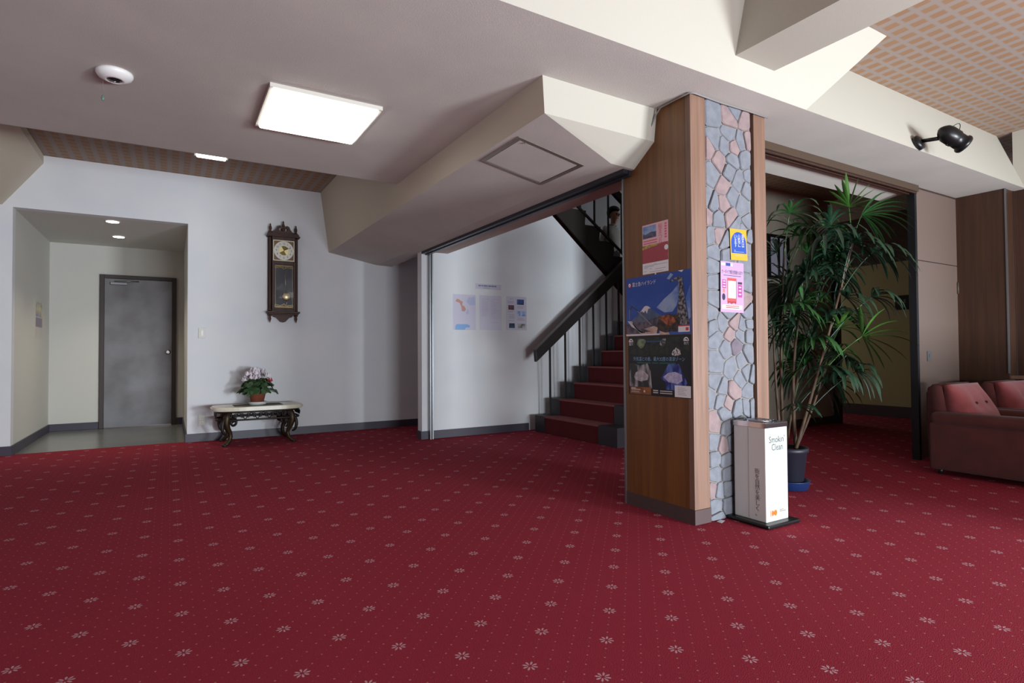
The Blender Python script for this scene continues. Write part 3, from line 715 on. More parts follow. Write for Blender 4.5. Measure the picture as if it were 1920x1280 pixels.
bm = N(); lathe(bm, ((.062, .563), (.064, .572), (.058, .572), (.050, .566), (.002, .565)), ((ax0+ax1)/2, (ay0+ay1)/2, 0), 28); obj('ash_dish', bm, ALU, top)
for k in range(4):
    bm = N(); xx = (ax0+ax1)/2-.045+.03*k; box(bm, xx-.003, xx+.003, (ay0+ay1)/2-.055, (ay0+ay1)/2+.055, .571, .575); obj('grate_bar', bm, CHROME, top)
TEAL = mat('print_teal', S(6, 66, 60), .5); GREYP = mat('print_grey', S(84, 74, 68), .5); ORANGE = mat('print_orange', S(190, 100, 14), .5)
pf = Plane((ax0, ay0, 0), (1, 0, 0)); pl_ = Plane((ax0, ay1, 0), (0, -1, 0))
text('lettering', "Smokin'", pf, .102, .455, .052, TEAL, t, .0008, .86, 'CENTER'); text('lettering', 'Clean', pf, .104, .412, .052, TEAL, t, .0008, .86, 'CENTER')
text('lettering', '街を自然を美しく。', pl_, .135, .285, .032, GREYP, t, .0008, 1, 'LEFT', True, .92)
bm = N(); pf.rect(bm, .036, .041, .052, .084, .0008); pf.disc(bm, .056, .068, .009, .0008, ry=.016); pf.disc(bm, .081, .068, .013, .0008, ry=.016); pf.rect(bm, .0665, .0685, .052, .084, .0008); obj('logo', bm, ORANGE, t)
bm = N(); pf.rect(bm, .115, .150, .078, .081, .0008); pf.rect(bm, .115, .172, .069, .072, .0008); obj('fine_print', bm, GREYP, t)

# ------------------------------------------------------------------ potted lady palm
PB = Vector((3.745, 2.47, 0))
t = thing('potted_palm', 'tall lady palm in a dark pot on a blue saucer behind the ashtray', 'plant', PB)
bm = N(); lathe(bm, ((.085, .004), (.118, .006), (.128, .06), (.133, .064), (.124, .064), (.112, .02), (.002, .018)), PB, 32); obj('saucer', bm, mat('blue_plastic', S(24, 46, 92), .4), t)
bm = N(); lathe(bm, ((.075, .02), (.086, .03), (.112, .255), (.124, .262), (.124, .29), (.108, .29), (.104, .262), (.002, .258)), PB, 32); obj('pot', bm, mat('pot_slate', S(27, 27, 40), .5), t)
bm = N(); lathe(bm, ((.103, .258), (.09, .268), (.002, .272)), PB, 20); obj('soil', bm, mat('soil', S(46, 34, 26), .95, bump=(60, .8)), t)
CANE = mat('palm_cane', S(84, 62, 44), .8, noise=(30, S(54, 40, 28), 3, (1, 1, .3)))
LEAF = [mat('palm_leaf_%s' % n, c, .3, noise=(14, c2_, 2, (1, 1, 1))) for n, c, c2_ in (('deep', S(32, 62, 42), S(24, 48, 34)), ('mid', S(46, 86, 42), S(36, 70, 36)), ('bright', S(64, 106, 42), S(50, 88, 36)))]
rv = _r.copy(); fv = Vector((rv.y*-1, rv.x, 0))
def at(a, z, dep=0): return PB+rv*a+fv*dep+Vector((0, 0, z))
def bez(p0, p1, p2, n=10): return [p0*(1-q)**2+p1*2*q*(1-q)+p2*q*q for q in [i/n for i in range(n+1)]]
canes = [((.05, .0), (.0, .8), (.10, 1.30), .013), ((-.02, .02), (-.06, .7), (.02, 1.75), .012), ((.02, -.04), (.20, .9), (.40, 1.70), .012), ((-.05, .0), (-.09, .6), (-.10, 1.15), .011), ((.06, .04), (.25, .6), (.36, .98), .010), ((.0, .05), (.10, .8), (.30, 1.35), .011)]
for (a0, d0), (a1, z1), (a2, z2), r in canes:
    pts = bez(at(a0, .26, d0), at(a1, z1, d0*2), at(a2, z2, d0*3), 12)
    bm = N(); tube(bm, pts, [r*(1-.45*i/12)*(1.10 if i % 3 == 0 else 1) for i in range(13)], 8); obj('cane', bm, CANE, t)
rp = random.Random(11)
def palm_leaf(hub, root, direction, L, n=8, spread=2.3, droop=.7, mi=0, wd=.0150):
    bm = N()
    tube(bm, bez(root, (root+hub)/2+Vector((0, 0, .06)), hub, 6), [.004, .0038, .0036, .0034, .0032, .003, .003], 5)
    d = direction.normalized()
    side = d.cross(Vector((0, 0, 1)))
    if side.length < .2: side = rv.copy()
    s2 = d.cross(fv)
    if s2.length < .2: s2 = rv.copy()
    s2.normalize(); side.normalize()
    if side.dot(s2) < 0: side = -side
    tq = rp.uniform(-.25, .75); side = (s2*math.cos(tq)+side*math.sin(tq)).normalized()
    for k in range(n):
        th = (k/(n-1)-.5)*spread+rp.uniform(-.05, .05)
        dd = (d*math.cos(th)+side*math.sin(th)+fv*rp.uniform(-.12, .12)).normalized()
        LL = L*(1-.28*abs(k/(n-1)-.5)*2)*rp.uniform(.88, 1.08)
        p = hub.copy(); rows = []; cur = dd.copy(); S_ = 6
        for s_ in range(S_+1):
            q = s_/S_
            wv = wd*(math.sin(PI*min(q*.86+.09, 1))**.7)*(1 if q < 1 else .5)
            sv = cur.cross(Vector((0, 0, 1)))
            if sv.length < .1: sv = side.copy()
            sv.normalize(); nv = sv.cross(cur).normalized()
            rows.append([bm.verts.new(p-sv*wv), bm.verts.new(p-nv*wv*.45), bm.verts.new(p+sv*wv)])
            cur = (cur+Vector((0, 0, -1))*droop*(.16+.42*q)).normalized(); p = p+cur*LL/S_
        for s_ in range(S_):
            for c_ in (0, 1):
                f = bm.faces.new((rows[s_][c_], rows[s_][c_+1], rows[s_+1][c_+1], rows[s_+1][c_])); f.smooth = True
    return obj('palm_leaf', bm, LEAF[mi], t)
# hub offset along the picture plane, height, depth, direction (a, z, depth), length, segments, spread, droop, tone
LV = [(.42, 1.97, -.05, (.15, 1, -.1), .25, 10, 2.6, .15, 2), (.48, 1.90, -.1, (1, .20, -.4), .34, 11, 1.9, .6, 1), (.03, 1.94, 0, (.1, .55, -.5), .30, 9, 3.0, .95, 1),
      (.20, 1.74, -.15, (-.25, .35, -.6), .40, 10, 2.8, 1.15, 0), (.38, 1.70, -.15, (.25, .35, -.6), .38, 10, 2.6, 1.15, 0), (.55, 1.64, -.1, (.55, .35, -.6), .36, 11, 2.4, 1.2, 0),
      (.54, 1.33, -.1, (.45, .35, -.5), .30, 8, 1.8, 1.4, 0), (.42, 1.06, -.18, (.75, .15, -.5), .31, 9, 2.7, .45, 2), (.42, .82, -.1, (.3, .2, -.7), .29, 9, 2.6, 1.3, 0),
      (.13, .85, -.2, (0, .35, -.7), .27, 9, 3.0, .75, 0), (.28, .83, -.15, (.1, .2, -.7), .26, 8, 2.4, 1.4, 0), (.0, .59, -.15, (.1, .35, -.6), .22, 7, 3.0, .8, 0),
      (.30, 1.50, .05, (.3, .5, .3), .34, 9, 2.6, .9, 0), (.10, 1.50, -.05, (-.5, .3, -.4), .34, 9, 2.4, 1.0, 0), (-.02, 1.68, .1, (-.5, .5, .2), .32, 8, 2.4, .9, 0),
      (.36, 1.33, -.1, (.2, .3, -.6), .30, 9, 2.8, 1.1, 0), (.24, 1.20, -.1, (-.2, .4, -.5), .30, 8, 2.8, .9, 0), (.10, 1.22, .05, (-.6, .4, .2), .30, 8, 2.4, .9, 0),
      (.34, 1.12, -.05, (.2, .6, -.3), .28, 9, 2.8, .7, 2), (.22, 1.02, .05, (-.3, .3, .1), .28, 8, 2.6, .8, 0), (.48, 1.20, .1, (.7, .4, .3), .30, 8, 2.2, .9, 0),
      (.45, 1.52, .15, (.6, .5, .4), .36, 9, 2.2, .9, 0), (.15, 1.80, .1, (-.2, .8, .3), .32, 9, 2.6, .7, 1), (.33, 1.86, .1, (.0, .7, .4), .30, 9, 2.6, .6, 1), (-.06, 1.10, .05, (-.5, .4, .1), .28, 8, 2.4, .8, 0),
      (.05, 1.42, .1, (-.3, .4, .3), .32, 9, 2.6, 1.0, 0), (.40, .95, .08, (.4, .4, .2), .26, 8, 2.4, .9, 1), (.26, 1.62, .0, (.0, .5, -.4), .36, 9, 2.8, 1.1, 0)]
rq = random.Random(23)
for k in range(26):
    z = .72+1.16*((k*.618) % 1); a = rq.uniform(-.06, .44) if z > 1.0 else rq.uniform(.0, .36)
    th = rq.uniform(0, 2*PI)
    LV.append((a, z, rq.uniform(-.16, .2), (.55*math.cos(th), rq.uniform(.2, .5), .6*math.sin(th)), rq.uniform(.27, .36), rq.choice((10, 11, 12)), rq.uniform(2.4, 3.1), rq.uniform(.9, 1.4), rq.choice((0, 0, 0, 1))))
for a, z, dp, dr, L, n, spd, drp, mi in LV:
    hub = at(a, z, dp)
    ca = min(canes, key=lambda c: abs(c[2][0]-a)*1.5+max(0, z-c[2][1]-.25)*3+abs(min(z-.25, c[2][1])-z)*.6)
    q = min(max((z-.28-.26)/(ca[2][1]-.26), .15), 1)
    root = at(ca[0][0], .26, ca[0][1])*(1-q)**2+at(ca[1][0], ca[1][1], ca[0][1]*2)*2*q*(1-q)+at(ca[2][0], ca[2][1], ca[0][1]*3)*q*q
    palm_leaf(hub, root, rv*dr[0]+Vector((0, 0, dr[1]))+fv*dr[2], L, n, spd, drp, mi)

# ------------------------------------------------------------------ marble table and its plant
TX, TY, TZ = .845, 6.93, .405
t = thing('console_table', 'low marble topped table on scrolled wrought iron legs below the clock', 'table', (TX, TY, 0))
MARB = mat('marble_cream', S(214, 208, 188), .25, noise=(6, S(196, 188, 166), 6, (1, 2, 1)))
IRON = mat('wrought_iron', S(38, 32, 28), .5, .4); BRZ = mat('bronze_iron', S(58, 44, 26), .45, .6)
out = []
for k in range(48):
    th = 2*PI*k/48; c_, s_ = math.cos(th), math.sin(th)
    n_ = 3.4; out.append((TX+.465*math.copysign(abs(c_)**(2/n_), c_), TY+.27*math.copysign(abs(s_)**(2/n_*.8), s_)))
bm = N(); prism(bm, out, 'z', TZ-.04, TZ)
bmesh.ops.bevel(bm, geom=[e for e in bm.edges if abs(e.verts[0].co.z-e.verts[1].co.z) < 1e-6], offset=.012, segments=2, affect='EDGES'); obj('table_top', bm, MARB, t)
ap = [(TX+(x-TX)*.90, TY+(y-TY)*.86) for x, y in out]
bm = N(); ring = ap+[ap[0]]
tube(bm, [(x, y, TZ-.05) for x, y in ring], .012, 6, caps=False); tube(bm, [(x, y, TZ-.135) for x, y in ring], .011, 6, caps=False); obj('apron_band', bm, IRON, t)
# scrollwork panels
bm = N()
def scroll(bm, c, U, r, sgn, turns=1.4):
    pts = [c+U*(sgn*(r*(1-.78*q))*math.cos(2*PI*turns*q))+Vector((0, 0, (r*(1-.78*q))*math.sin(2*PI*turns*q))) for q in [i/16 for i in range(17)]]
    tube(bm, pts, .0048, 5)
fy = TY-.27*.86
for k in range(11):
    xx = TX-.30+.06*k; scroll(bm, Vector((xx, fy, TZ-.092)), Vector((1, 0, 0)), .029, 1 if k % 2 else -1)
    tube(bm, ((xx-.03, fy, TZ-.13), (xx+.03, fy, TZ-.055)) if k % 2 else ((xx-.03, fy, TZ-.055), (xx+.03, fy, TZ-.13)), .0045, 5)
obj('scrollwork', bm, IRON, t)
for sx in (-1, 1):
    bm = N(); U = Vector((0, 1, 0)); xx = TX+sx*.465*.90
    for k in range(5): scroll(bm, Vector((xx, TY-.13+.065*k, TZ-.092)), U, .032, 1 if k % 2 else -1)
    obj('scrollwork', bm, IRON, t)
for sx in (-1, 1):
    for sy in (-1, 1):
        dx, dy = sx*.80, sy*.60
        L = math.hypot(dx, dy); dv = Vector((dx/L, dy/L, 0)); b0 = Vector((TX+sx*.26, TY+sy*.155, 0))
        bm = N()
        prof = [(.05, TZ-.05), (.078, TZ-.10), (.088, TZ-.16), (.070, TZ-.22), (.040, TZ-.27), (.030, TZ-.31), (.044, TZ-.35), (.085, TZ-.385), (.105, .008)]
        tube(bm, [b0+dv*a+Vector((0, 0, z)) for a, z in prof], [.034, .036, .034, .029, .024, .021, .022, .022, .016], 8)
        lg = obj('leg', bm, BRZ, t)
        bm = N(); c_ = b0+dv*-.002+Vector((0, 0, TZ-.165)); pts = [c_+dv*(.052*(1-.7*q)*math.cos(2*PI*1.5*q))+Vector((0, 0, .052*(1-.7*q)*math.sin(2*PI*1.5*q))) for q in [i/20 for i in range(21)]]
        tube(bm, pts, [.015-.004*i/20 for i in range(21)], 7); obj('leg_scroll', bm, IRON, lg)
        bm = N(); c_ = b0+dv*.085+Vector((0, 0, TZ-.20)); pts = [c_+dv*(.05*math.cos(a))+Vector((0, 0, .085*math.sin(a))) for a in [(-.5+i/12)*PI for i in range(13)]]
        tube(bm, pts, [.010+.008*math.sin(PI*i/12) for i in range(13)], 7); obj('leaf_scroll', bm, IRON, lg)
        bm = N(); lathe(bm, ((.020, .0), (.027, .010), (.020, .022)), b0+dv*.105, 10); obj('foot', bm, IRON, lg)
bm = N(); box(bm, TX-.245, TX+.245, TY-.12, TY+.14, TZ+.0003, TZ+.0025)
tag(obj('table_mat', bm, mat('mat_green', S(84, 86, 66), .8)), 'dark olive rectangular mat lying on the marble table top', 'mat')
PC = Vector((.845, 6.955, TZ+.0026))
bm = N(); lathe(bm, ((.07, 0), (.09, .003), (.098, .030), (.101, .032), (.095, .032), (.086, .008), (.002, .007)), PC, 32)
tag(obj('plant_saucer', bm, WHITE), 'white saucer under the small terracotta flowerpot', 'saucer')
t = thing('potted_cyclamen', 'white flowering cyclamen in a terracotta pot on the marble table', 'plant', PC+Vector((0, 0, .0075)))
TERRA = mat('terracotta', S(142, 76, 54), .75, noise=(9, S(126, 64, 46), 3, (1, 1, 1)))
bm = N(); lathe(bm, ((.062, .008), (.085, .115), (.093, .118), (.095, .148), (.086, .148), (.082, .13), (.002, .128)), PC, 32); obj('pot', bm, TERRA, t)
CYL = [mat('cyclamen_leaf', S(40, 72, 40), .5, noise=(40, S(62, 92, 56), 3, (1, 1, 1))), mat('cyclamen_yellow', S(150, 146, 52), .5, noise=(40, S(100, 110, 48), 3, (1, 1, 1)))]
PETAL = mat('petal_white', S(236, 228, 236), .5); PETALR = mat('petal_red', S(176, 62, 74), .5); STEM = mat('stem', S(70, 84, 46), .6)
rc = random.Random(5)
top = PC+Vector((0, 0, .14))
for k in range(96):
    th = rc.uniform(0, 2*PI); rr = .205*math.sqrt(rc.random())
    hgt = .035+.115*(1-(rr/.205)**2)*rc.uniform(.6, 1.05)-(.045 if rr > .16 else 0)
    p = top+Vector((rr*math.cos(th), rr*math.sin(th)*.85, hgt)); R = rc.uniform(.028, .044)
    nv = (Vector((math.cos(th)*rr*3.2, math.sin(th)*rr*3.2, .55))+Vector((rc.uniform(-.3, .3), rc.uniform(-.3, .3), 0))).normalized()
    a, b = frame_of(nv); bm = N()
    c_ = bm.verts.new(p-nv*.006); rg = [bm.verts.new(p+(a*math.cos(2*PI*q/9)+b*math.sin(2*PI*q/9))*R*(.62 if q == 0 else 1)*rc.uniform(.88, 1.1)+nv*rc.uniform(-.004, .006)) for q in range(9)]
    for q in range(9): bm.faces.new((c_, rg[q], rg[(q+1) % 9])).smooth = True
    tube(bm, bez(top+Vector((.03*math.cos(th), .03*math.sin(th), -.02)), (top+p)/2+Vector((0, 0, .03)), p-nv*.006, 4), .0018, 4)
    obj('leaf', bm, CYL[1] if k in (5, 17, 40) else CYL[0], t)
for k in range(30):
    th = rc.uniform(0, 2*PI); rr = .14*math.sqrt(rc.random())
    p = top+Vector((rr*math.cos(th), rr*math.sin(th)*.8, .20-.5*rr*rr/.14+rc.uniform(-.03, .035)))
    if k == 29: p = top+Vector((.125, -.06, .105))
    bm = N(); tube(bm, bez(top, top+Vector((rr*.4*math.cos(th), rr*.4*math.sin(th), .12)), p, 6), .002, 5); stm = obj('flower_stem', bm, STEM, t)
    bm = N()
    for q in range(5):
        a = 2*PI*q/5+rc.random(); e = Vector((math.cos(a), math.sin(a), 0)); s_ = Vector((-e.y, e.x, 0))
        pr = [bm.verts.new(p+e*.005), bm.verts.new(p+e*.022+s_*.018+Vector((0, 0, .016))), bm.verts.new(p+e*.018+Vector((0, 0, .056))), bm.verts.new(p+e*.022-s_*.018+Vector((0, 0, .016)))]
        bm.faces.new(pr).smooth = True
    obj('petals', bm, PETALR if k == 29 else PETAL, stm)

# ------------------------------------------------------------------ pendulum wall clock
CW = wood_mat('clock_wood', S(70, 42, 30), S(54, 32, 23), 'Z', .6, 12)
GOLD = mat('gold', S(150, 122, 66), .4, .8); BRASS = mat('brass', S(196, 178, 130), .38, 1)
cx, cy0 = 1.157, YC
t = thing('pendulum_clock', 'long dark wooden pendulum clock hanging on the pale wall', 'clock', (cx, YC, 1.9))
bm = N(); box(bm, cx-.128, cx+.128, YC-.09, YC, 1.47, 2.36); obj('case', bm, CW, t)
for sx in (-1, 1):
    bm = N(); xx = cx+sx*.146
    lathe(bm, ((.016, 1.475), (.019, 1.49), (.013, 1.51), (.017, 1.60), (.012, 1.92), (.017, 2.24), (.013, 2.32), (.019, 2.335), (.016, 2.35)), (xx, YC-.055, 0), 14); obj('column', bm, CW, t)
    bm = N(); box(bm, cx+sx*.128-.002, cx+sx*.168+.002, YC-.03, YC, 1.475, 2.35); obj('side_board', bm, CW, t)
    bm = N(); lathe(bm, ((.018, 2.395), (.022, 2.41), (.010, 2.425), (.017, 2.45), (.012, 2.475), (.006, 2.485), (.009, 2.495), (.001, 2.512)), (cx+sx*.143, YC-.055, 0), 14); obj('finial', bm, CW, t)
    bm = N(); lathe(bm, ((.018, 1.435), (.020, 1.42), (.010, 1.405), (.016, 1.385), (.007, 1.355), (.001, 1.335)), (cx+sx*.146, YC-.055, 0), 14); obj('drop_finial', bm, CW, t)
bm = N(); box(bm, cx-.182, cx+.182, YC-.115, YC, 2.352, 2.372); box(bm, cx-.17, cx+.17, YC-.105, YC, 2.372, 2.395); obj('cornice', bm, CW, t, bevel=.004)
bm = N(); box(bm, cx-.182, cx+.182, YC-.115, YC, 1.448, 1.470); box(bm, cx-.168, cx+.168, YC-.10, YC, 1.432, 1.448); obj('lower_cornice', bm, CW, t, bevel=.004)
# swan-neck pediment: two scrolled halves
for sx in (-1, 1):
    pts = [(cx+sx*x, z) for x, z in ((.0, 2.395), (.125, 2.395), (.118, 2.412), (.095, 2.425), (.078, 2.45), (.066, 2.478), (.046, 2.492), (.026, 2.486), (.020, 2.470), (.030, 2.462), (.044, 2.462), (.050, 2.446), (.040, 2.428), (.018, 2.424), (.0, 2.426))]
    bm = N(); prism(bm, pts, 'y', YC-.075, YC-.045); obj('pediment', bm, CW, t)
bm = N(); lathe(bm, ((.014, 2.424), (.020, 2.436), (.024, 2.452), (.010, 2.47), (.018, 2.492), (.008, 2.52), (.011, 2.53), (.001, 2.552)), (cx, YC-.06, 0), 14); obj('finial', bm, CW, t)
bm = N(); prism(bm, [(cx-.118, 1.432)]+[(cx+x, z) for x, z in ((-.10, 1.405), (-.072, 1.398), (-.05, 1.375), (-.028, 1.350), (0, 1.342), (.028, 1.350), (.05, 1.375), (.072, 1.398), (.10, 1.405))]+[(cx+.118, 1.432)], 'y', YC-.05, YC-.028); obj('lower_apron', bm, CW, t)
# dial
pc = Plane((cx, YC-.0905, 2.19), (1, 0, 0))
bm = N(); pc.slab(bm, -.118, .118, -.122, .122, 0, .004); dl = obj('dial_plate', bm, mat('dial_border', S(226, 220, 192), .5), t)
bm = N(); pc.rect(bm, -.110, .110, -.113, .113, .005, 0); obj('spandrel', bm, mat('spandrel_brown', S(112, 86, 62), .6), dl)
bm = N(); pc.disc(bm, 0, 0, .110, .006, 0, 40, .112); obj('dial_face', bm, mat('dial_cream', S(214, 212, 200), .45), dl)
for q in range(4):
    bm = N(); pc.poly(bm, [(0, 0)]+[(.055*math.cos(PI/2*q+PI/2*i/8+.5), .055*math.sin(PI/2*q+PI/2*i/8+.5)) for i in range(9)], .007); obj('dial_centre', bm, BRASS if q % 2 else mat('brass_dark', S(120, 100, 60), .3, 1), dl)
INK = mat('ink_black', S(24, 22, 26), .5)
for h in range(1, 13):
    a = PI/2-2*PI*h/12; text('numeral', str(h), pc, .083*math.cos(a), .083*math.sin(a)-.012, .036, INK, dl, .0075, .8, 'CENTER')
bm = N(); pc.line(bm, ((0, 0), (.045, .030)), .006, .009); pc.line(bm, ((0, 0), (.072, .038)), .004, .010); obj('hands', bm, INK, dl)
# glazed pendulum door
bm = N(); pc.slab(bm, -.108, .108, -.685, -.165, .0005, .002); obj('door_back', bm, mat('clock_inside', S(14, 13, 20), .5), t)
bm = N(); F = -.125
for a in ((-.128, -.108, -.70, -.128), (.108, .128, -.70, -.128), (-.108, .108, -.70, -.68), (-.108, .108, -.165, -.126)): pc.slab(bm, a[0], a[1], a[2], a[3], 0, .018)
obj('door_frame', bm, CW, t, bevel=.003)
bm = N()
for z0 in (-.672, -.180):
    sg = 1 if z0 < -.5 else -1
    for k in range(9):
        u = -.088+.022*k; hgt = (.012+.012*abs(math.cos(k*.8))+(.012 if k == 4 else 0))
        pts = [(u+.012*math.cos(q), z0+sg*(.006+hgt*.5)+hgt*.5*math.sin(q)) for q in [i*2*PI/10*1.0 for i in range(11)]]
        pc.line(bm, pts, .0032, .0172)
    pc.line(bm, ((-.094, z0), (.094, z0)), .003, .0172)
for sx in (-1, 1): pc.line(bm, ((sx*.094, -.672), (sx*.094, -.180)), .0022, .0172)
obj('gilt_ornament', bm, GOLD, t)
bm = N(); tube(bm, ((cx+.004, YC-.0995, 2.02), (cx+.028, YC-.0995, 1.66)), .0028, 6); pdm = obj('pendulum_rod', bm, BRASS, t)
bm = N(); lathe(bm, ((.001, YC-.0935), (.048, YC-.0945), (.05, YC-.097), (.044, YC-.1035), (.001, YC-.105)), (cx+.030, 0, 1.648), 32, 'y'); obj('pendulum_bob', bm, BRASS, pdm)
bm = N(); tube(bm, ((cx+.031, YC-.099, 1.60), (cx+.033, YC-.099, 1.525)), .006, 8); obj('pendulum_tip', bm, CHROME, pdm)
bm = N(); pc.rect(bm, -.108, .108, -.68, -.165, .0168); obj('door_glass', bm, glass_mat('clock_glass', (.93, .95, 1, 1), .06), t)

# ------------------------------------------------------------------ posters and notices
def flat(name, c, rough=.35): return mat(name, S(*c), rough)
def poster(name, label, pl, W, H, m, group=None, cat='poster', d=.001, curl=None):
    tt = thing(name, label, cat, pl.p(W/2, 0, 0), group)
    bm = N(); pl.slab(bm, 0, W, 0, H, .0002, d); obj('sheet', bm, m, tt)
    return tt
def photo_mat(name, c1, c2, scale, st=(1, 1, 1), lo=.4, hi=.6):
    m = mat(name, S(*c1), .35, noise=(scale, S(*c2), 5, st))
    r = [n for n in m.node_tree.nodes if n.type == 'VALTORGB'][0]; r.color_ramp.elements[0].position = lo; r.color_ramp.elements[1].position = hi
    return m
# amusement park poster (upper) on the walnut panel
pA = Plane((XC, 2.760, 1.064), (0, -1, 0)); WA, HA = .528, .364
t = poster('park_poster', 'blue sky poster with a snowy mountain and rollercoaster on the walnut panel', pA, WA, HA, photo_mat('sky_print', (34, 70, 158), (62, 104, 186), 2.2, (1, 1, 2.2), .45, .75))
def layer(name, pl, polys, m, parent, d):
    bm = N()
    for p in polys: pl.poly(bm, p, d)
    return obj(name, bm, m, parent)
def nW(W, H, pts): return [(u*W, v*H) for u, v in pts]
q = lambda *p: nW(WA, HA, p)
layer('print_cloud', pA, [q((.50, .45), (.62, .58), (.74, .68), (.84, .80), (.84, .60), (.80, .45), (.74, .36), (.62, .36)), q((.70, .88), (.76, .95), (.72, .98), (.66, .90)), q((.93, .55), (.995, .75), (.995, .25), (.97, .22))], photo_mat('cloud_print', (150, 170, 204), (70, 110, 188), 7, (1, 1, 1), .4, .62), t, .0014)
layer('print_mountain', pA, [q((.02, .20), (.10, .27), (.20, .36), (.31, .49), (.345, .495), (.38, .48), (.48, .38), (.58, .31), (.66, .26), (.66, .08), (.02, .08))], photo_mat('mountain_print', (66, 84, 118), (92, 100, 124), 16), t, .0017)
layer('print_snow', pA, [q((.235, .39), (.31, .488), (.345, .495), (.38, .48), (.41, .45), (.37, .44), (.35, .36), (.325, .42), (.30, .38), (.27, .41))], flat('snow_print', (214, 210, 214)), t, .0020)
layer('print_forest', pA, [q((.0, .02), (.0, .19), (.10, .24), (.30, .22), (.42, .27), (.56, .30), (.60, .14), (.5, .03))], photo_mat('forest_print', (56, 52, 66), (104, 92, 104), 26), t, .0023)
layer('print_ground', pA, [q((.0, .0), (.0, .035), (.2, .03), (.42, .06), (.30, .11), (.46, .15), (.52, .12), (.50, .03), (.55, 0)), q((.54, .0), (.55, .07), (.60, .05), (.63, .09), (.66, .07), (.70, .0))], photo_mat('ground_print', (214, 190, 176), (180, 150, 138), 20), t, .0026)
bm = N()
for k in range(5): pA.line(bm, nW(WA, HA, [(.03+.015*k, .25-.02*k), (.10+.018*k, .24-.03*k), (.16+.02*k, .14-.022*k), (.26+.02*k, .045)]), .006, .0029)
obj('print_track', bm, flat('track_white', (206, 206, 212)), t)
bm = N(); pA.line(bm, nW(WA, HA, [(.06, .28), (.065, .46), (.105, .52), (.12, .51), (.42, .17)]), .006, .0032); obj('print_track', bm, flat('track_grey', (136, 134, 146)), t)
bm = N(); pA.line(bm, nW(WA, HA, [(.065, .46), (.105, .52), (.20, .42)]), .005, .0034); obj('print_track', bm, flat('track_dark', (46, 52, 60)), t)
layer('print_tower', pA, [q((.79, .14), (.99, .14), (.96, .25), (.93, .45), (.905, .70), (.885, .90), (.80, .90), (.72, .86), (.705, .84), (.72, .83), (.80, .86), (.83, .84), (.835, .70), (.83, .50), (.80, .30), (.75, .20))], photo_mat('tower_print', (40, 34, 36), (150, 146, 150), 60, (1, 1, 1), .42, .62), t, .0026)
layer('print_coaster', pA, [q((.50, .14), (.54, .26), (.58, .30), (.68, .33), (.80, .31), (.86, .24), (.84, .10), (.80, .04), (.72, .05), (.64, .03), (.56, .06))], photo_mat('coaster_dark', (30, 22, 22), (76, 50, 40), 40), t, .0032)
layer('print_coaster', pA, [q((.53, .27), (.60, .31), (.68, .32), (.76, .27), (.79, .20), (.72, .14), (.66, .15), (.60, .22))], photo_mat('coaster_orange', (178, 92, 48), (92, 40, 22), 34, (1, 1, 1), .42, .6), t, .0035)
bm = N(); pA.rect(bm, .825*WA, .985*WA, .03*HA, .12*HA, .0035); pA.rect(bm, .0, .55*WA, 0, .02*HA, .0029); obj('print_label', bm, PAPER, t)
bm = N(); pA.rect(bm, .825*WA, .985*WA, .118*HA, .135*HA, .0036); pA.rect(bm, .93*WA, .97*WA, .05*HA, .10*HA, .0037); obj('print_label', bm, flat('print_red', (206, 60, 60)), t)
bm = N(); pA.disc(bm, .068*WA, .875*HA, .0145, .0026); obj('logo', bm, flat('logo_red', (200, 40, 44)), t)
bm = N(); pA.disc(bm, .066*WA, .878*HA, .0095, .0028, ry=.011); obj('logo', bm, PAPER, t)
bm = N(); pA.disc(bm, .066*WA, .874*HA, .004, .003); obj('logo', bm, flat('logo_red', (200, 40, 44)), t)
text('lettering', '富士急ハイランド', pA, .11*WA, .850*HA, .0300, PAPER, t, .0028, .86)
bm = N(); pA.poly(bm, nW(WA, HA, [(.83, 1.0), (.91, 1.0), (.885, .968)]), .004); obj('tape', bm, PAPER, t)
bm = N(); pA.disc(bm, .49*WA, HA+.004, .006, .0008, 0, 10); obj('tape', bm, PAPER, t)
# ice cave poster (lower)
pB = Plane((XC, 2.745, .698), (0, -1, 0)); WB, HB = .512, .362
t = poster('cave_poster', 'black poster with ice cave pictures, hung directly below the blue one', pB, WB, HB, flat('poster_black', (16, 15, 20), .3))
q = lambda *p: nW(WB, HB, p)
layer('print_photo', pB, [q((.02, .70), (.02, .97), (.98, .97), (.98, .70), (.75, .66), (.55, .70), (.3, .66))], photo_mat('cave_dark', (20, 20, 18), (44, 46, 38), 24), t, .0012)
layer('print_photo', pB, [q((.15, .86), (.18, .95), (.28, .95), (.31, .91), (.26, .80), (.22, .79))], photo_mat('cave_green', (134, 148, 112), (88, 104, 80), 30), t, .0015)
layer('print_photo', pB, [q((.53, .84), (.55, .94), (.63, .95), (.62, .88), (.58, .80))], photo_mat('rock_print', (60, 56, 50), (176, 168, 156), 70, (1, 1, 1), .5, .62), t, .0015)
layer('print_photo', pB, [q((.71, .68), (.73, .74), (.78, .80), (.84, .75), (.85, .69), (.79, .66))], photo_mat('frost_print', (210, 204, 204), (50, 48, 44), 90, (1, 1, 1), .5, .6), t, .0015)
layer('print_photo', pB, [q((.02, .14), (.02, .53), (.08, .54), (.2, .5), (.33, .54), (.38, .40), (.40, .12))], photo_mat('ice_grey', (44, 44, 46), (168, 164, 168), 26, (1, 1, .35), .46, .66), t, .0012)
layer('print_photo', pB, [q((.10, .30), (.13, .38), (.2, .42), (.28, .40), (.34, .34), (.33, .26), (.22, .23), (.13, .25))], photo_mat('ice_white', (196, 188, 192), (160, 152, 160), 40), t, .0015)
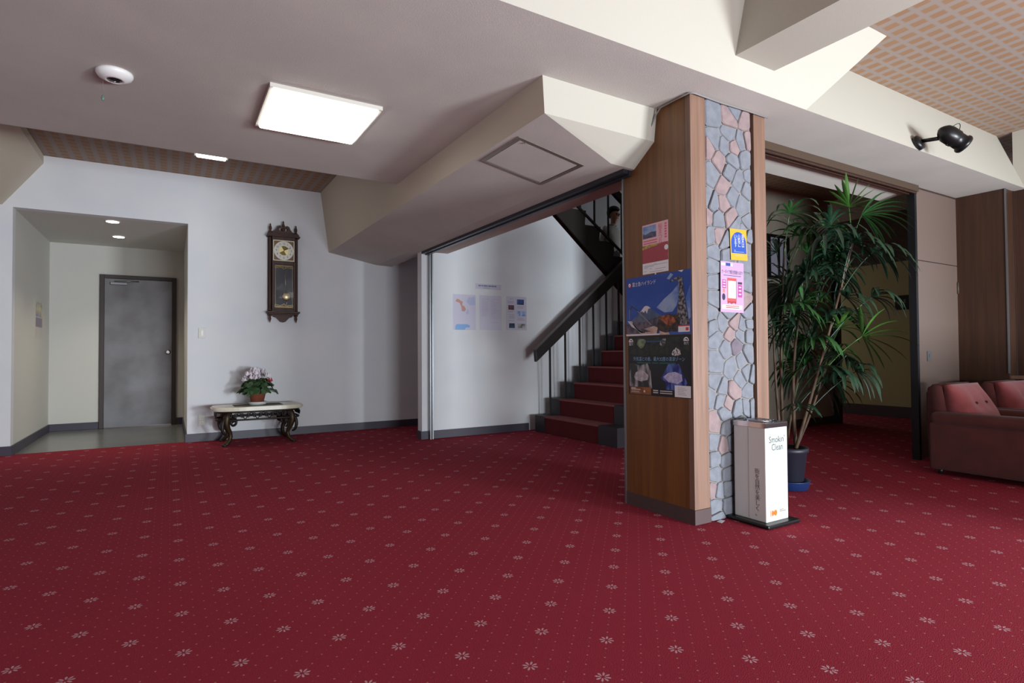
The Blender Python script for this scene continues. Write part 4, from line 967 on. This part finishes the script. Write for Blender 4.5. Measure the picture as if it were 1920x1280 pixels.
layer('print_photo', pB, [q((.54, .30), (.60, .40), (.66, .53), (.82, .54), (.88, .38), (.94, .24), (.86, .10), (.62, .10), (.62, .24))], photo_mat('ice_blue', (28, 34, 116), (104, 132, 206), 22, (1, 1, .35), .46, .66), t, .0012)
layer('print_photo', pB, [q((.58, .32), (.66, .39), (.76, .41), (.86, .37), (.87, .27), (.80, .22), (.66, .24))], photo_mat('ice_pale', (200, 196, 222), (164, 162, 206), 40), t, .0015)
bm = N(); pB.rect(bm, .03*WB, .385*WB, .0*HB+.004, .135*HB, .0018); obj('print_box', bm, photo_mat('box_brown', (118, 66, 34), (150, 92, 44), 16), t)
bm = N(); pB.rect(bm, .40*WB, .75*WB, .004, .115*HB, .0018); obj('print_box', bm, flat('box_black', (20, 18, 26)), t)
bm = N(); pB.rect(bm, .755*WB, .99*WB, .004, .195*HB, .0020); obj('print_box', bm, PAPER, t)
bm = N()
for z in (.105, .083): pB.rect(bm, .05*WB, (.13 if z > .1 else .21)*WB, z*HB, (z+.014)*HB, .0022)
for z in (.058, .040): pB.rect(bm, .05*WB, .19*WB, z*HB, (z+.006)*HB, .0022)
for z in (.082, .048): pB.rect(bm, .42*WB, .50*WB, z*HB, (z+.018)*HB, .0022); pB.rect(bm, .53*WB, .72*WB, z*HB, (z+.014)*HB, .0022)
pB.disc(bm, .275*WB, .065*HB, .008, .0022); obj('fine_print', bm, flat('fine_white', (206, 200, 196)), t)
bm = N()
for k in range(5): pB.rect(bm, .80*WB, (.93-.02*(k % 3))*WB, (.05+.026*k)*HB, (.056+.026*k)*HB, .0022)
obj('fine_print', bm, flat('fine_grey', (150, 150, 160)), t)
for u, s_ in ((.05, '風穴'), (.93, '氷穴')):
    bm = N(); n_ = 14
    pB.poly(bm, [(u*WB+.020*math.cos(PI*i/n_), .90*HB+.022*math.sin(PI*i/n_)) for i in range(n_+1)], .0018); obj('logo', bm, PAPER, t)
    bm = N(); pB.poly(bm, [(u*WB+.014*math.cos(PI*i/n_), .905*HB+.013*math.sin(PI*i/n_)) for i in range(n_+1)], .0020); obj('logo', bm, flat('poster_black', (16, 15, 20), .3), t)
    bm = N(); pB.poly(bm, ((u*WB-.016, .902*HB), (u*WB-.004, .93*HB), (u*WB+.014, .902*HB)), .0021); obj('logo', bm, PAPER, t)
    text('lettering', s_, pB, u*WB, .845*HB, .020, PAPER, t, .0018, .9, 'CENTER')
text('lettering', '外気温との差、最大32度の清涼ゾーン', pB, .09*WB, .585*HB, .0275, flat('print_paleblue', (132, 176, 214)), t, .0018, .90)
bm = N()
for k in range(30):
    if k in (11, 17): continue
    pB.rect(bm, (.16+.0205*k)*WB, (.175+.0205*k)*WB, .535*HB, .556*HB, .0018)
obj('fine_print', bm, flat('print_teal2', (24, 108, 104)), t)
bm = N()
for k in range(16): pB.rect(bm, (.30+.019*k)*WB, (.313+.019*k)*WB, .895*HB, .915*HB, .0018)
obj('fine_print', bm, flat('print_blue2', (40, 96, 150)), t)
# small festival leaflet above
pS = Plane((XC, 2.608, 1.437), (0, -1, 0)); WS, HS = .212, .302
t = poster('festival_leaflet', 'small pink and white leaflet of a flower field above the blue poster', pS, WS, HS, flat('leaflet_pink', (232, 186, 194)))
bm = N(); pS.rect(bm, .02*WS, .55*WS, .74*HS, .97*HS, .0012); obj('print_sky', bm, photo_mat('leaf_sky', (96, 132, 190), (150, 172, 206), 14), t)
bm = N(); pS.poly(bm, nW(WS, HS, [(.02, .72), (.02, .83), (.14, .80), (.34, .84), (.55, .83), (.55, .72)]), .0014); obj('print_lake', bm, photo_mat('leaf_lake', (52, 58, 84), (88, 88, 118), 40), t)
bm = N()
for z in (.655, .605): pS.rect(bm, .04*WS, .58*WS, z*HS, (z+.024)*HS, .0012)
obj('fine_print', bm, flat('print_rose', (214, 106, 122)), t)
bm = N(); pS.rect(bm, .0, WS, .22*HS, .58*HS, .0012); obj('print_field', bm, photo_mat('flower_field', (176, 60, 82), (150, 72, 74), 60), t)
bm = N(); pS.poly(bm, nW(WS, HS, [(.0, .50), (.0, .56), (.3, .59), (.68, .575), (.6, .55), (.2, .52)]), .0014); obj('print_field', bm, photo_mat('field_yellow', (196, 176, 74), (158, 118, 90), 60), t)
bm = N(); pS.rect(bm, 0, WS, 0, .22*HS, .0014); obj('print_band', bm, PAPER, t)
bm = N()
for k, (a, b) in enumerate(((.45, .55), (.06, .96), (.06, .45), (.06, .20), (.28, .36), (.5, .9), (.06, .16), (.28, .8))): pS.rect(bm, a*WS, b*WS, (.185-.022*k)*HS, (.191-.022*k)*HS, .0016)
obj('fine_print', bm, flat('fine_dark', (110, 110, 124)), t)
text('lettering', '桜まつり', pS,   .62*WS, .860*HS, .038, flat('print_rose', (214, 106, 122)), t, .0015, .95, 'LEFT', True, .80)
bm = N()
for k in range(6): pS.rect(bm, .87*WS, .95*WS, (.92-.052*k)*HS, (.955-.052*k)*HS, .0015)
obj('fine_print', bm, flat('print_rose', (214, 106, 122)), t)
bm = N(); pS.disc(bm, .93*WS, .47*HS, .016, .0016); obj('print_badge', bm, PAPER, t)
# stickers on the stones
YS_ = 2.2135
V1 = Vector((-.035, 0, 1)).normalized()
pY = Plane((2.825, YS_, 1.500), (.9994, 0, .028), (-.045, 0, 1)); WY, HY = .150, .184
t = poster('yellow_sticker', 'yellow and blue leaflet stuck on the stones of the pillar', pY, WY, HY, flat('sticker_yellow', (188, 146, 26), .7))
bm = N(); pts = [(.05, .22), (.95, .22), (.95, .55)]+[(.5+.45*math.cos(a), .55+.36*math.sin(a)) for a in [PI*i/16 for i in range(1, 16)]]+[(.05, .55)]
pY.poly(bm, nW(WY, HY, pts), .0013); obj('print_arch', bm, flat('sticker_blue', (16, 62, 150), .7), t)
for k, s_ in enumerate(('週末は', '山梨に', 'います。')): text('lettering', s_, pY, (.66-.22*k)*WY, .70*HY, .031, PAPER2, t, .0016, .88, 'LEFT', True, .80)
bm = N(); pY.rect(bm, .2*WY, .8*WY, .26*HY, .275*HY, .0016); pY.rect(bm, .25*WY, .75*WY, .14*HY, .155*HY, .0016); obj('fine_print', bm, flat('fine_blue', (120, 150, 190)), t)
pP = Plane((2.728, YS_, 1.191), (.9998, 0, -.006), (.016, 0, 1)); WP, HP = .205, .296
t = poster('lilac_leaflet', 'lilac leaflet with a phone picture below the yellow one on the pillar', pP, WP, HP, flat('leaflet_lilac', (166, 134, 168), .7))
bm = N(); pP.rect(bm, .06*WP, .94*WP, .06*HP, .15*HP, .0012); pP.rect(bm, .03*WP, .2*WP, .92*HP, .97*HP, .0012); pP.rect(bm, .42*WP, .52*WP, .915*HP, .97*HP, .0012); obj('print_band', bm, PAPER2, t)
bm = N(); pP.rect(bm, .22*WP, .42*WP, .915*HP, .975*HP, .0012); obj('logo', bm, flat('logo_blue', (30, 62, 130)), t)
bm = N(); pP.rect(bm, .28*WP, .68*WP, .22*HP, .68*HP, .0012); obj('print_phone', bm, flat('phone_coral', (166, 66, 68), .7), t)
bm = N(); pP.rect(bm, .31*WP, .65*WP, .28*HP, .625*HP, .0015); obj('print_phone', bm, PAPER2, t)
bm = N(); pP.poly(bm, nW(WP, HP, [(.28, .22), (.68, .22), (.66, .17), (.56, .19), (.46, .165), (.38, .19), (.30, .165)]), .0013); obj('print_phone', bm, flat('phone_red', (140, 40, 46), .7), t)
bm = N()
pP.rect(bm, .07*WP, .23*WP, .47*HP, .64*HP, .0012); pP.rect(bm, .74*WP, .93*WP, .31*HP, .56*HP, .0012)
obj('print_tag', bm, flat('tag_magenta', (154, 56, 128), .7), t)
bm = N(); pP.rect(bm, .74*WP, .93*WP, .57*HP, .615*HP, .0012); obj('print_tag', bm, flat('tag_dark', (58, 40, 58)), t)
bm = N()
for z in (.60, .55, .495): pP.rect(bm, .10*WP, .20*WP, z*HP, (z+.02)*HP, .0014)
for z in (.50, .43, .36): pP.rect(bm, .78*WP, .89*WP, z*HP, (z+.022)*HP, .0014)
obj('fine_print', bm, PAPER2, t)
bm = N()
for z in (.12, .085): pP.rect(bm, .22*WP, .8*WP, z*HP, (z+.014)*HP, .0014)
obj('fine_print', bm, flat('print_red2', (150, 36, 36), .7), t)
bm = N(); pP.disc(bm, .14*WP, .42*HP, .010, .0012, ry=.012); obj('print_drawing', bm, flat('draw_peach', (170, 112, 84)), t)
bm = N(); pP.disc(bm, .13*WP, .30*HP, .014, .0012, ry=.020); obj('print_drawing', bm, flat('draw_dark', (36, 28, 58)), t)
text('lettering', 'ケータイで観光情報をGET!!', pP, .04*WP, .765*HP, .026, flat('print_purple', (50, 24, 58), .7), t, .0014, .58)
bm = N(); pP.rect(bm, .12*WP, .88*WP, .722*HP, .732*HP, .0014); obj('fine_print', bm, flat('print_purple', (50, 24, 58), .7), t)
# laminated notices under the stair
LAM = mat('laminated', S(200, 197, 214), .22)
def notice(name, label, x0, z0, W, H): 
    pl = Plane((x0, YW, z0), (1, 0, 0)); return pl, poster(name, label, pl, W, H, LAM, None, 'notice', .0012)
pl, t = notice('wall_notice', 'laminated title strip above the three notices', 3.115, 1.728, .355, .065)
bm = N()
for k in range(11): pl.rect(bm, .045+.0225*k, .060+.0225*k-(.004 if k in (1, 2, 5) else 0), .033, .049, .0016)
obj('lettering', bm, flat('title_navy', (60, 62, 120)), t)
bm = N(); pl.rect(bm, .11, .20, .013, .020, .0016); obj('fine_print', bm, flat('fine_grey', (150, 150, 160)), t)
pl, t = notice('wall_notice', 'laminated map notice with brown and blue areas, left of three', 2.825, 1.237, .295, .415)
layer('print_map', pl, [nW(.295, .415, p) for p in ([(.10, .80), (.16, .87), (.26, .86), (.33, .82), (.42, .80), (.40, .70), (.50, .66), (.56, .58), (.50, .52), (.38, .53), (.36, .64), (.28, .76)],)], flat('map_brown', (190, 138, 122)), t, .0016)
layer('print_map', pl, [nW(.295, .415, p) for p in ([(.08, .0), (.10, .12), (.16, .16), (.62, .16), (.74, .12), (.72, .07), (.56, .07), (.50, .0)],)], flat('map_blue', (120, 166, 214)), t, .0016)
layer('print_map', pl, [nW(.295, .415, p) for p in ([(.58, .80), (.68, .92), (.95, .95), (.98, .72), (.74, .70)], [(.56, .50), (.64, .60), (.70, .52), (.66, .44), (.58, .45)])], flat('map_pale', (172, 176, 208)), t, .0016)
pl, t = notice('wall_notice', 'laminated page of small text, middle of three notices', 3.172, 1.240, .300, .415)
bm = N(); rt = random.Random(2)
for k in range(13): pl.rect(bm, .03, .03+rt.uniform(.05, .10), .37-.017*k, .374-.017*k, .0016); pl.rect(bm, .155, .155+rt.uniform(.04, .11), .37-.019*k, .374-.019*k, .0016)
pl.rect(bm, .155, .25, .088, .093, .0016)
obj('fine_print', bm, flat('fine_lilac', (172, 162, 190)), t)
pl, t = notice('wall_notice', 'laminated sheet with six small photographs, right of three', 3.540, 1.245, .295, .415)
PH = [photo_mat('snap_%d' % k, a, b, 18) for k, (a, b) in enumerate((((52, 92, 160), (36, 36, 60)), ((120, 70, 80), (44, 34, 50)), ((104, 136, 196), (190, 204, 226)), ((44, 72, 110), (24, 28, 44)), ((84, 90, 84), (180, 180, 176))))]
for k, (a, b, c_, e) in enumerate(((.52, .87, .76, .92), (.10, .38, .60, .74), (.52, .97, .42, .57), (.13, .41, .06, .20), (.55, .92, .06, .19))):
    bm = N(); pl.rect(bm, a*.295, b*.295, c_*.415, e*.415, .0016); obj('print_photo', bm, PH[k], t)
bm = N()
for a, b, z in ((.17, .32, .915), (.06, .38, .84), (.06, .38, .80), (.08, .36, .54), (.14, .40, .44), (.14, .40, .39), (.14, .4, .35), (.56, .84, .345), (.52, .9, .30), (.1, .4, .27), (.55, .9, .70), (.55, .85, .66)): pl.rect(bm, a*.295, b*.295, z*.415, z*.415+.006, .0016)
obj('fine_print', bm, flat('fine_grey', (150, 150, 160)), t)
# narrow paper strip hanging in the alcove
plA = Plane((-1.32, 8.42, 1.17), (0, 1, 0))
t = poster('paper_hanging', 'colourful paper strip hanging on the alcove side wall', plA, .42, .44, flat('strip_white', (196, 192, 186), .5), None, 'poster')
bm = N(); plA.rect(bm, .02, .40, .13, .24, .0014); obj('print_photo', bm, photo_mat('strip_a', (92, 104, 140), (150, 90, 76), 12), t)
bm = N(); plA.rect(bm, .02, .40, .25, .42, .0014); obj('print_photo', bm, photo_mat('strip_b', (112, 112, 146), (206, 190, 130), 10), t)
# things on the dim passage wall
t = thing('notice_board', 'dark framed notice board with pale papers on the passage wall', 'board', (6.45, 4.38, 1.5))
plh = Plane((6.24, 4.38, 1.86), (1, 0, 0))
bm = N(); plh.slab(bm, 0, .44, 0, .54, 0, .025); obj('board', bm, BLACK, t)
for u0, u1 in ((.06, .19), (.24, .37)):
    bm = N(); plh.slab(bm, u0, u1, .03, .50, .025, .027); obj('paper', bm, mat('paper_dim', S(176, 180, 196), .6), t)
t = thing('wall_cabinet', 'small dark box mounted on the passage wall below the board', 'cabinet', (6.4, 4.38, 1.48))
bm = N(); rbox(bm, 6.22, 6.56, 4.24, 4.38, 1.48, 1.78, .01, 2); obj('body', bm, DARK, t)
bm = N(); box(bm, 6.24, 6.54, 4.235, 4.241, 1.50, 1.76); dd_ = obj('door', bm, BLACK, t, bevel=.003)
bm = N(); tube(bm, ((6.52, 4.23, 1.60), (6.52, 4.23, 1.66)), .006, 8); obj('handle', bm, ALU, dd_)
plx = Plane((8.98, 4.235, 1.545), (0, -1, 0))
t = poster('wall_sign', 'small square black sign on the dim yellowish wall', plx, .175, .205, flat('sign_black', (16, 14, 14)), None, 'sign', .012)
bm = N()
for u, v in ((.055, .12), (.125, .12), (.115, .05)):
    plx.line(bm, ((u-.02, v+.016), (u+.02, v+.016)), .005, .0125); plx.line(bm, ((u, v+.026), (u, v-.026)), .005, .0125); plx.line(bm, ((u, v), (u-.02, v-.024)), .005, .0125); plx.line(bm, ((u, v), (u+.02, v-.024)), .005, .0125)
obj('lettering', bm, flat('sign_pale', (150, 146, 120)), t)
# loose cable round the pillar head, paper scrap
bm = N(); pts = [(2.47, 2.50, 2.30), (2.485, 2.47, 2.37), (2.488, 2.43, 2.408), (2.49, 2.32, 2.411), (2.492, 2.215, 2.412), (2.52, 2.205, 2.413), (2.75, 2.206, 2.408), (3.0, 2.208, 2.413), (3.18, 2.207, 2.410)]
tube(bm, pts, .005, 6); cb = obj('cable', bm, mat('cable_grey', S(126, 122, 120), .5)); tag(cb, 'thin grey cable running round the top of the pillar', 'cable')
bm = N(); bp2 = bm.verts.new((2.655, 2.165, .002)), bm.verts.new((2.715, 2.19, .002)), bm.verts.new((2.70, 2.212, .004)), bm.verts.new((2.66, 2.205, .002))
bm.faces.new(bp2); bmesh.ops.solidify(bm, geom=bm.faces[:], thickness=.0012); tag(obj('paper_scrap', bm, PAPER), 'white paper scrap on the carpet at the pillar foot', 'paper')

# ------------------------------------------------------------------ person on the upper stair
def person():
    t = thing('person', 'dark haired person in a pale top coming down the upper stair flight', 'person', (6.04, 7.0, 1.716))
    base = Vector((6.04, 7.0, 1.716)); yaw = -1.45   # facing down the stair and towards the lobby
    c_, s_ = math.cos(yaw), math.sin(yaw)
    def W(f, l, z): return base+Vector((f*c_-l*s_, f*s_+l*c_, z))
    J = {}; E_ = []
    def j(n, f, l, z, r): J[n] = (W(f, l, z), r)
    j('pelvis', 0, 0, .80, .125); j('waist', .01, 0, .95, .112); j('chest', .03, 0, 1.12, .125); j('neck0', .045, 0, 1.245, .055); j('neck', .06, 0, 1.30, .045)
    j('head0', .085, 0, 1.36, .066); j('head1', .09, 0, 1.43, .082); j('head2', .085, 0, 1.49, .068)
    E_ += [('pelvis', 'waist'), ('waist', 'chest'), ('chest', 'neck0'), ('neck0', 'neck'), ('neck', 'head0'), ('head0', 'head1'), ('head1', 'head2')]
    for s, sg in (('L', 1), ('R', -1)):
        j('sh'+s, .02, sg*.155, 1.20, .052); j('el'+s, -.03, sg*.20, .97, .040); j('wr'+s, .10, sg*.19, .80, .028); j('pm'+s, .15, sg*.185, .74, .030)
        E_ += [('chest', 'sh'+s), ('sh'+s, 'el'+s), ('el'+s, 'wr'+s), ('wr'+s, 'pm'+s)]
        for k, (df, dl, ln) in enumerate(((.02, .024, .052), (.03, .010, .062), (.032, -.006, .058), (.028, -.022, .046))):
            j('fa%s%d' % (s, k), .15+df, sg*.185+dl, .74-.030, .0095); j('fb%s%d' % (s, k), .15+df+.012, sg*.185+dl, .74-.030-ln*.5, .0085); j('fc%s%d' % (s, k), .15+df+.004, sg*.185+dl, .74-.03-ln, .007)
            E_ += [('pm'+s, 'fa%s%d' % (s, k)), ('fa%s%d' % (s, k), 'fb%s%d' % (s, k)), ('fb%s%d' % (s, k), 'fc%s%d' % (s, k))]
        j('ta'+s, .185, sg*.150, .735, .011); j('tb'+s, .205, sg*.142, .705, .009); E_ += [('pm'+s, 'ta'+s), ('ta'+s, 'tb'+s)]
    j('hipL', 0, .075, .74, .095); j('kneeL', .06, .08, .42, .062); j('ankL', -.02, .08, .065, .040); j('toeL', .11, .085, .030, .034)
    j('hipR', 0, -.075, .74, .095); j('kneeR', .06, -.08, .42, .062); j('ankR', -.03, -.08, .065, .040); j('toeR', .10, -.085, .030, .034)
    for s in 'LR': E_ += [('pelvis', 'hip'+s), ('hip'+s, 'knee'+s), ('knee'+s, 'ank'+s), ('ank'+s, 'toe'+s)]
    names = list(J); idx = {n: i for i, n in enumerate(names)}
    me = bpy.data.meshes.new('body'); me.from_pydata([J[n][0]-base for n in names], [(idx[a], idx[b]) for a, b in E_], [])
    o = bpy.data.objects.new('body', me); COL.objects.link(o)
    o.modifiers.new('skin', 'SKIN')
    for i, n in enumerate(names):
        r = J[n][1]; v = me.skin_vertices[0].data[i]
        v.radius = (r, r*1.25) if n in ('chest', 'waist', 'pelvis') else (r, r); v.use_root = (n == 'pelvis')
    sb = o.modifiers.new('sub', 'SUBSURF'); sb.levels = sb.render_levels = 2
    bpy.context.view_layer.update()
    m2 = bpy.data.meshes.new_from_object(o.evaluated_get(bpy.context.evaluated_depsgraph_get()))
    bpy.data.objects.remove(o); m2.name = 'body'
    SKIN = mat('skin', S(198, 150, 124), .5); TOP = mat('pale_top', S(206, 204, 200), .8); TRO = mat('dark_trousers', S(44, 42, 52), .8); SHOE = mat('shoe', S(30, 28, 28), .5)
    m2.materials.clear()
    for m in (SKIN, TOP, TRO, SHOE): m2.materials.append(m)
    for p in m2.polygons:
        z = p.center.z; hor = math.hypot(p.center.x, p.center.y)
        l = -p.center.x*s_+p.center.y*c_; f = p.center.x*c_+p.center.y*s_
        k = 1
        if z > 1.275: k = 0
        elif abs(l) > .145 and z < .93 and z > .5: k = 0
        elif z < .86: k = 2
        if z < .09: k = 3
        if z < -.09: k = 3
        p.material_index = k; p.use_smooth = True
    b = bpy.data.objects.new('body', m2); COL.objects.link(b); b.parent = t
    HAIR = mat('hair_black', S(22, 18, 18), .5)
    hc = W(.075, 0, 1.465)
    bm = N(); bmesh.ops.create_uvsphere(bm, u_segments=24, v_segments=16, radius=.112)
    fw_ = Vector((c_, s_, 0)); lf = Vector((-s_, c_, 0))
    dele = []
    for v in bm.verts:
        p = v.co.copy(); f = p.dot(fw_); z = p.z
        if f > .02 and z < .02+.25*(f-.02): dele.append(v)
        elif z < -.085: dele.append(v)
        v.co = p*.98+hc-Vector((0, 0, .0)) if True else p
        v.co += (fw_*-.012)
    bmesh.ops.delete(bm, geom=dele, context='VERTS'); bmesh.ops.solidify(bm, geom=bm.faces[:], thickness=.012)
    obj('hair', bm, HAIR, t, smooth=True)
    for sg in (-1, 1):
        bm = N(); bmesh.ops.create_uvsphere(bm, u_segments=10, v_segments=8, radius=.011, matrix=Matrix.Translation(W(.158, sg*.030, 1.425))); obj('eye', bm, mat('eye_dark', S(30, 24, 22), .2), t, smooth=True)
        bm = N(); bmesh.ops.create_uvsphere(bm, u_segments=10, v_segments=8, radius=.020, matrix=Matrix.Translation(W(.075, sg*.083, 1.415)) @ Matrix.Diagonal((.7, .5, 1.3, 1))); obj('ear', bm, SKIN, t, smooth=True)
    bm = N(); tube(bm, (W(.155, 0, 1.43), W(.176, 0, 1.395), W(.160, 0, 1.385)), [.008, .013, .006], 8); obj('nose', bm, SKIN, t, smooth=True)
    bm = N(); tube(bm, (W(.150, -.020, 1.360), W(.157, 0, 1.359), W(.150, .020, 1.360)), [.003, .006, .003], 8); obj('mouth', bm, mat('lip', S(160, 90, 84), .5), t, smooth=True)
    bm = N(); tube(bm, [W(.03+.062*math.cos(a), .075*math.sin(a), 1.262+.014*math.cos(a)) for a in [2*PI*i/16 for i in range(17)]], .012, 8, caps=False); obj('collar', bm, TOP, t, smooth=True)
person()
for o in bpy.data.objects:
    if o.parent is not None and o.name.split('.')[0] in ('fine_print', 'print_label', 'print_photo', 'print_tag', 'print_drawing', 'print_band', 'print_track', 'logo', 'tape', 'lettering', 'scrollwork', 'gilt_ornament'): o['kind'] = 'stuff'
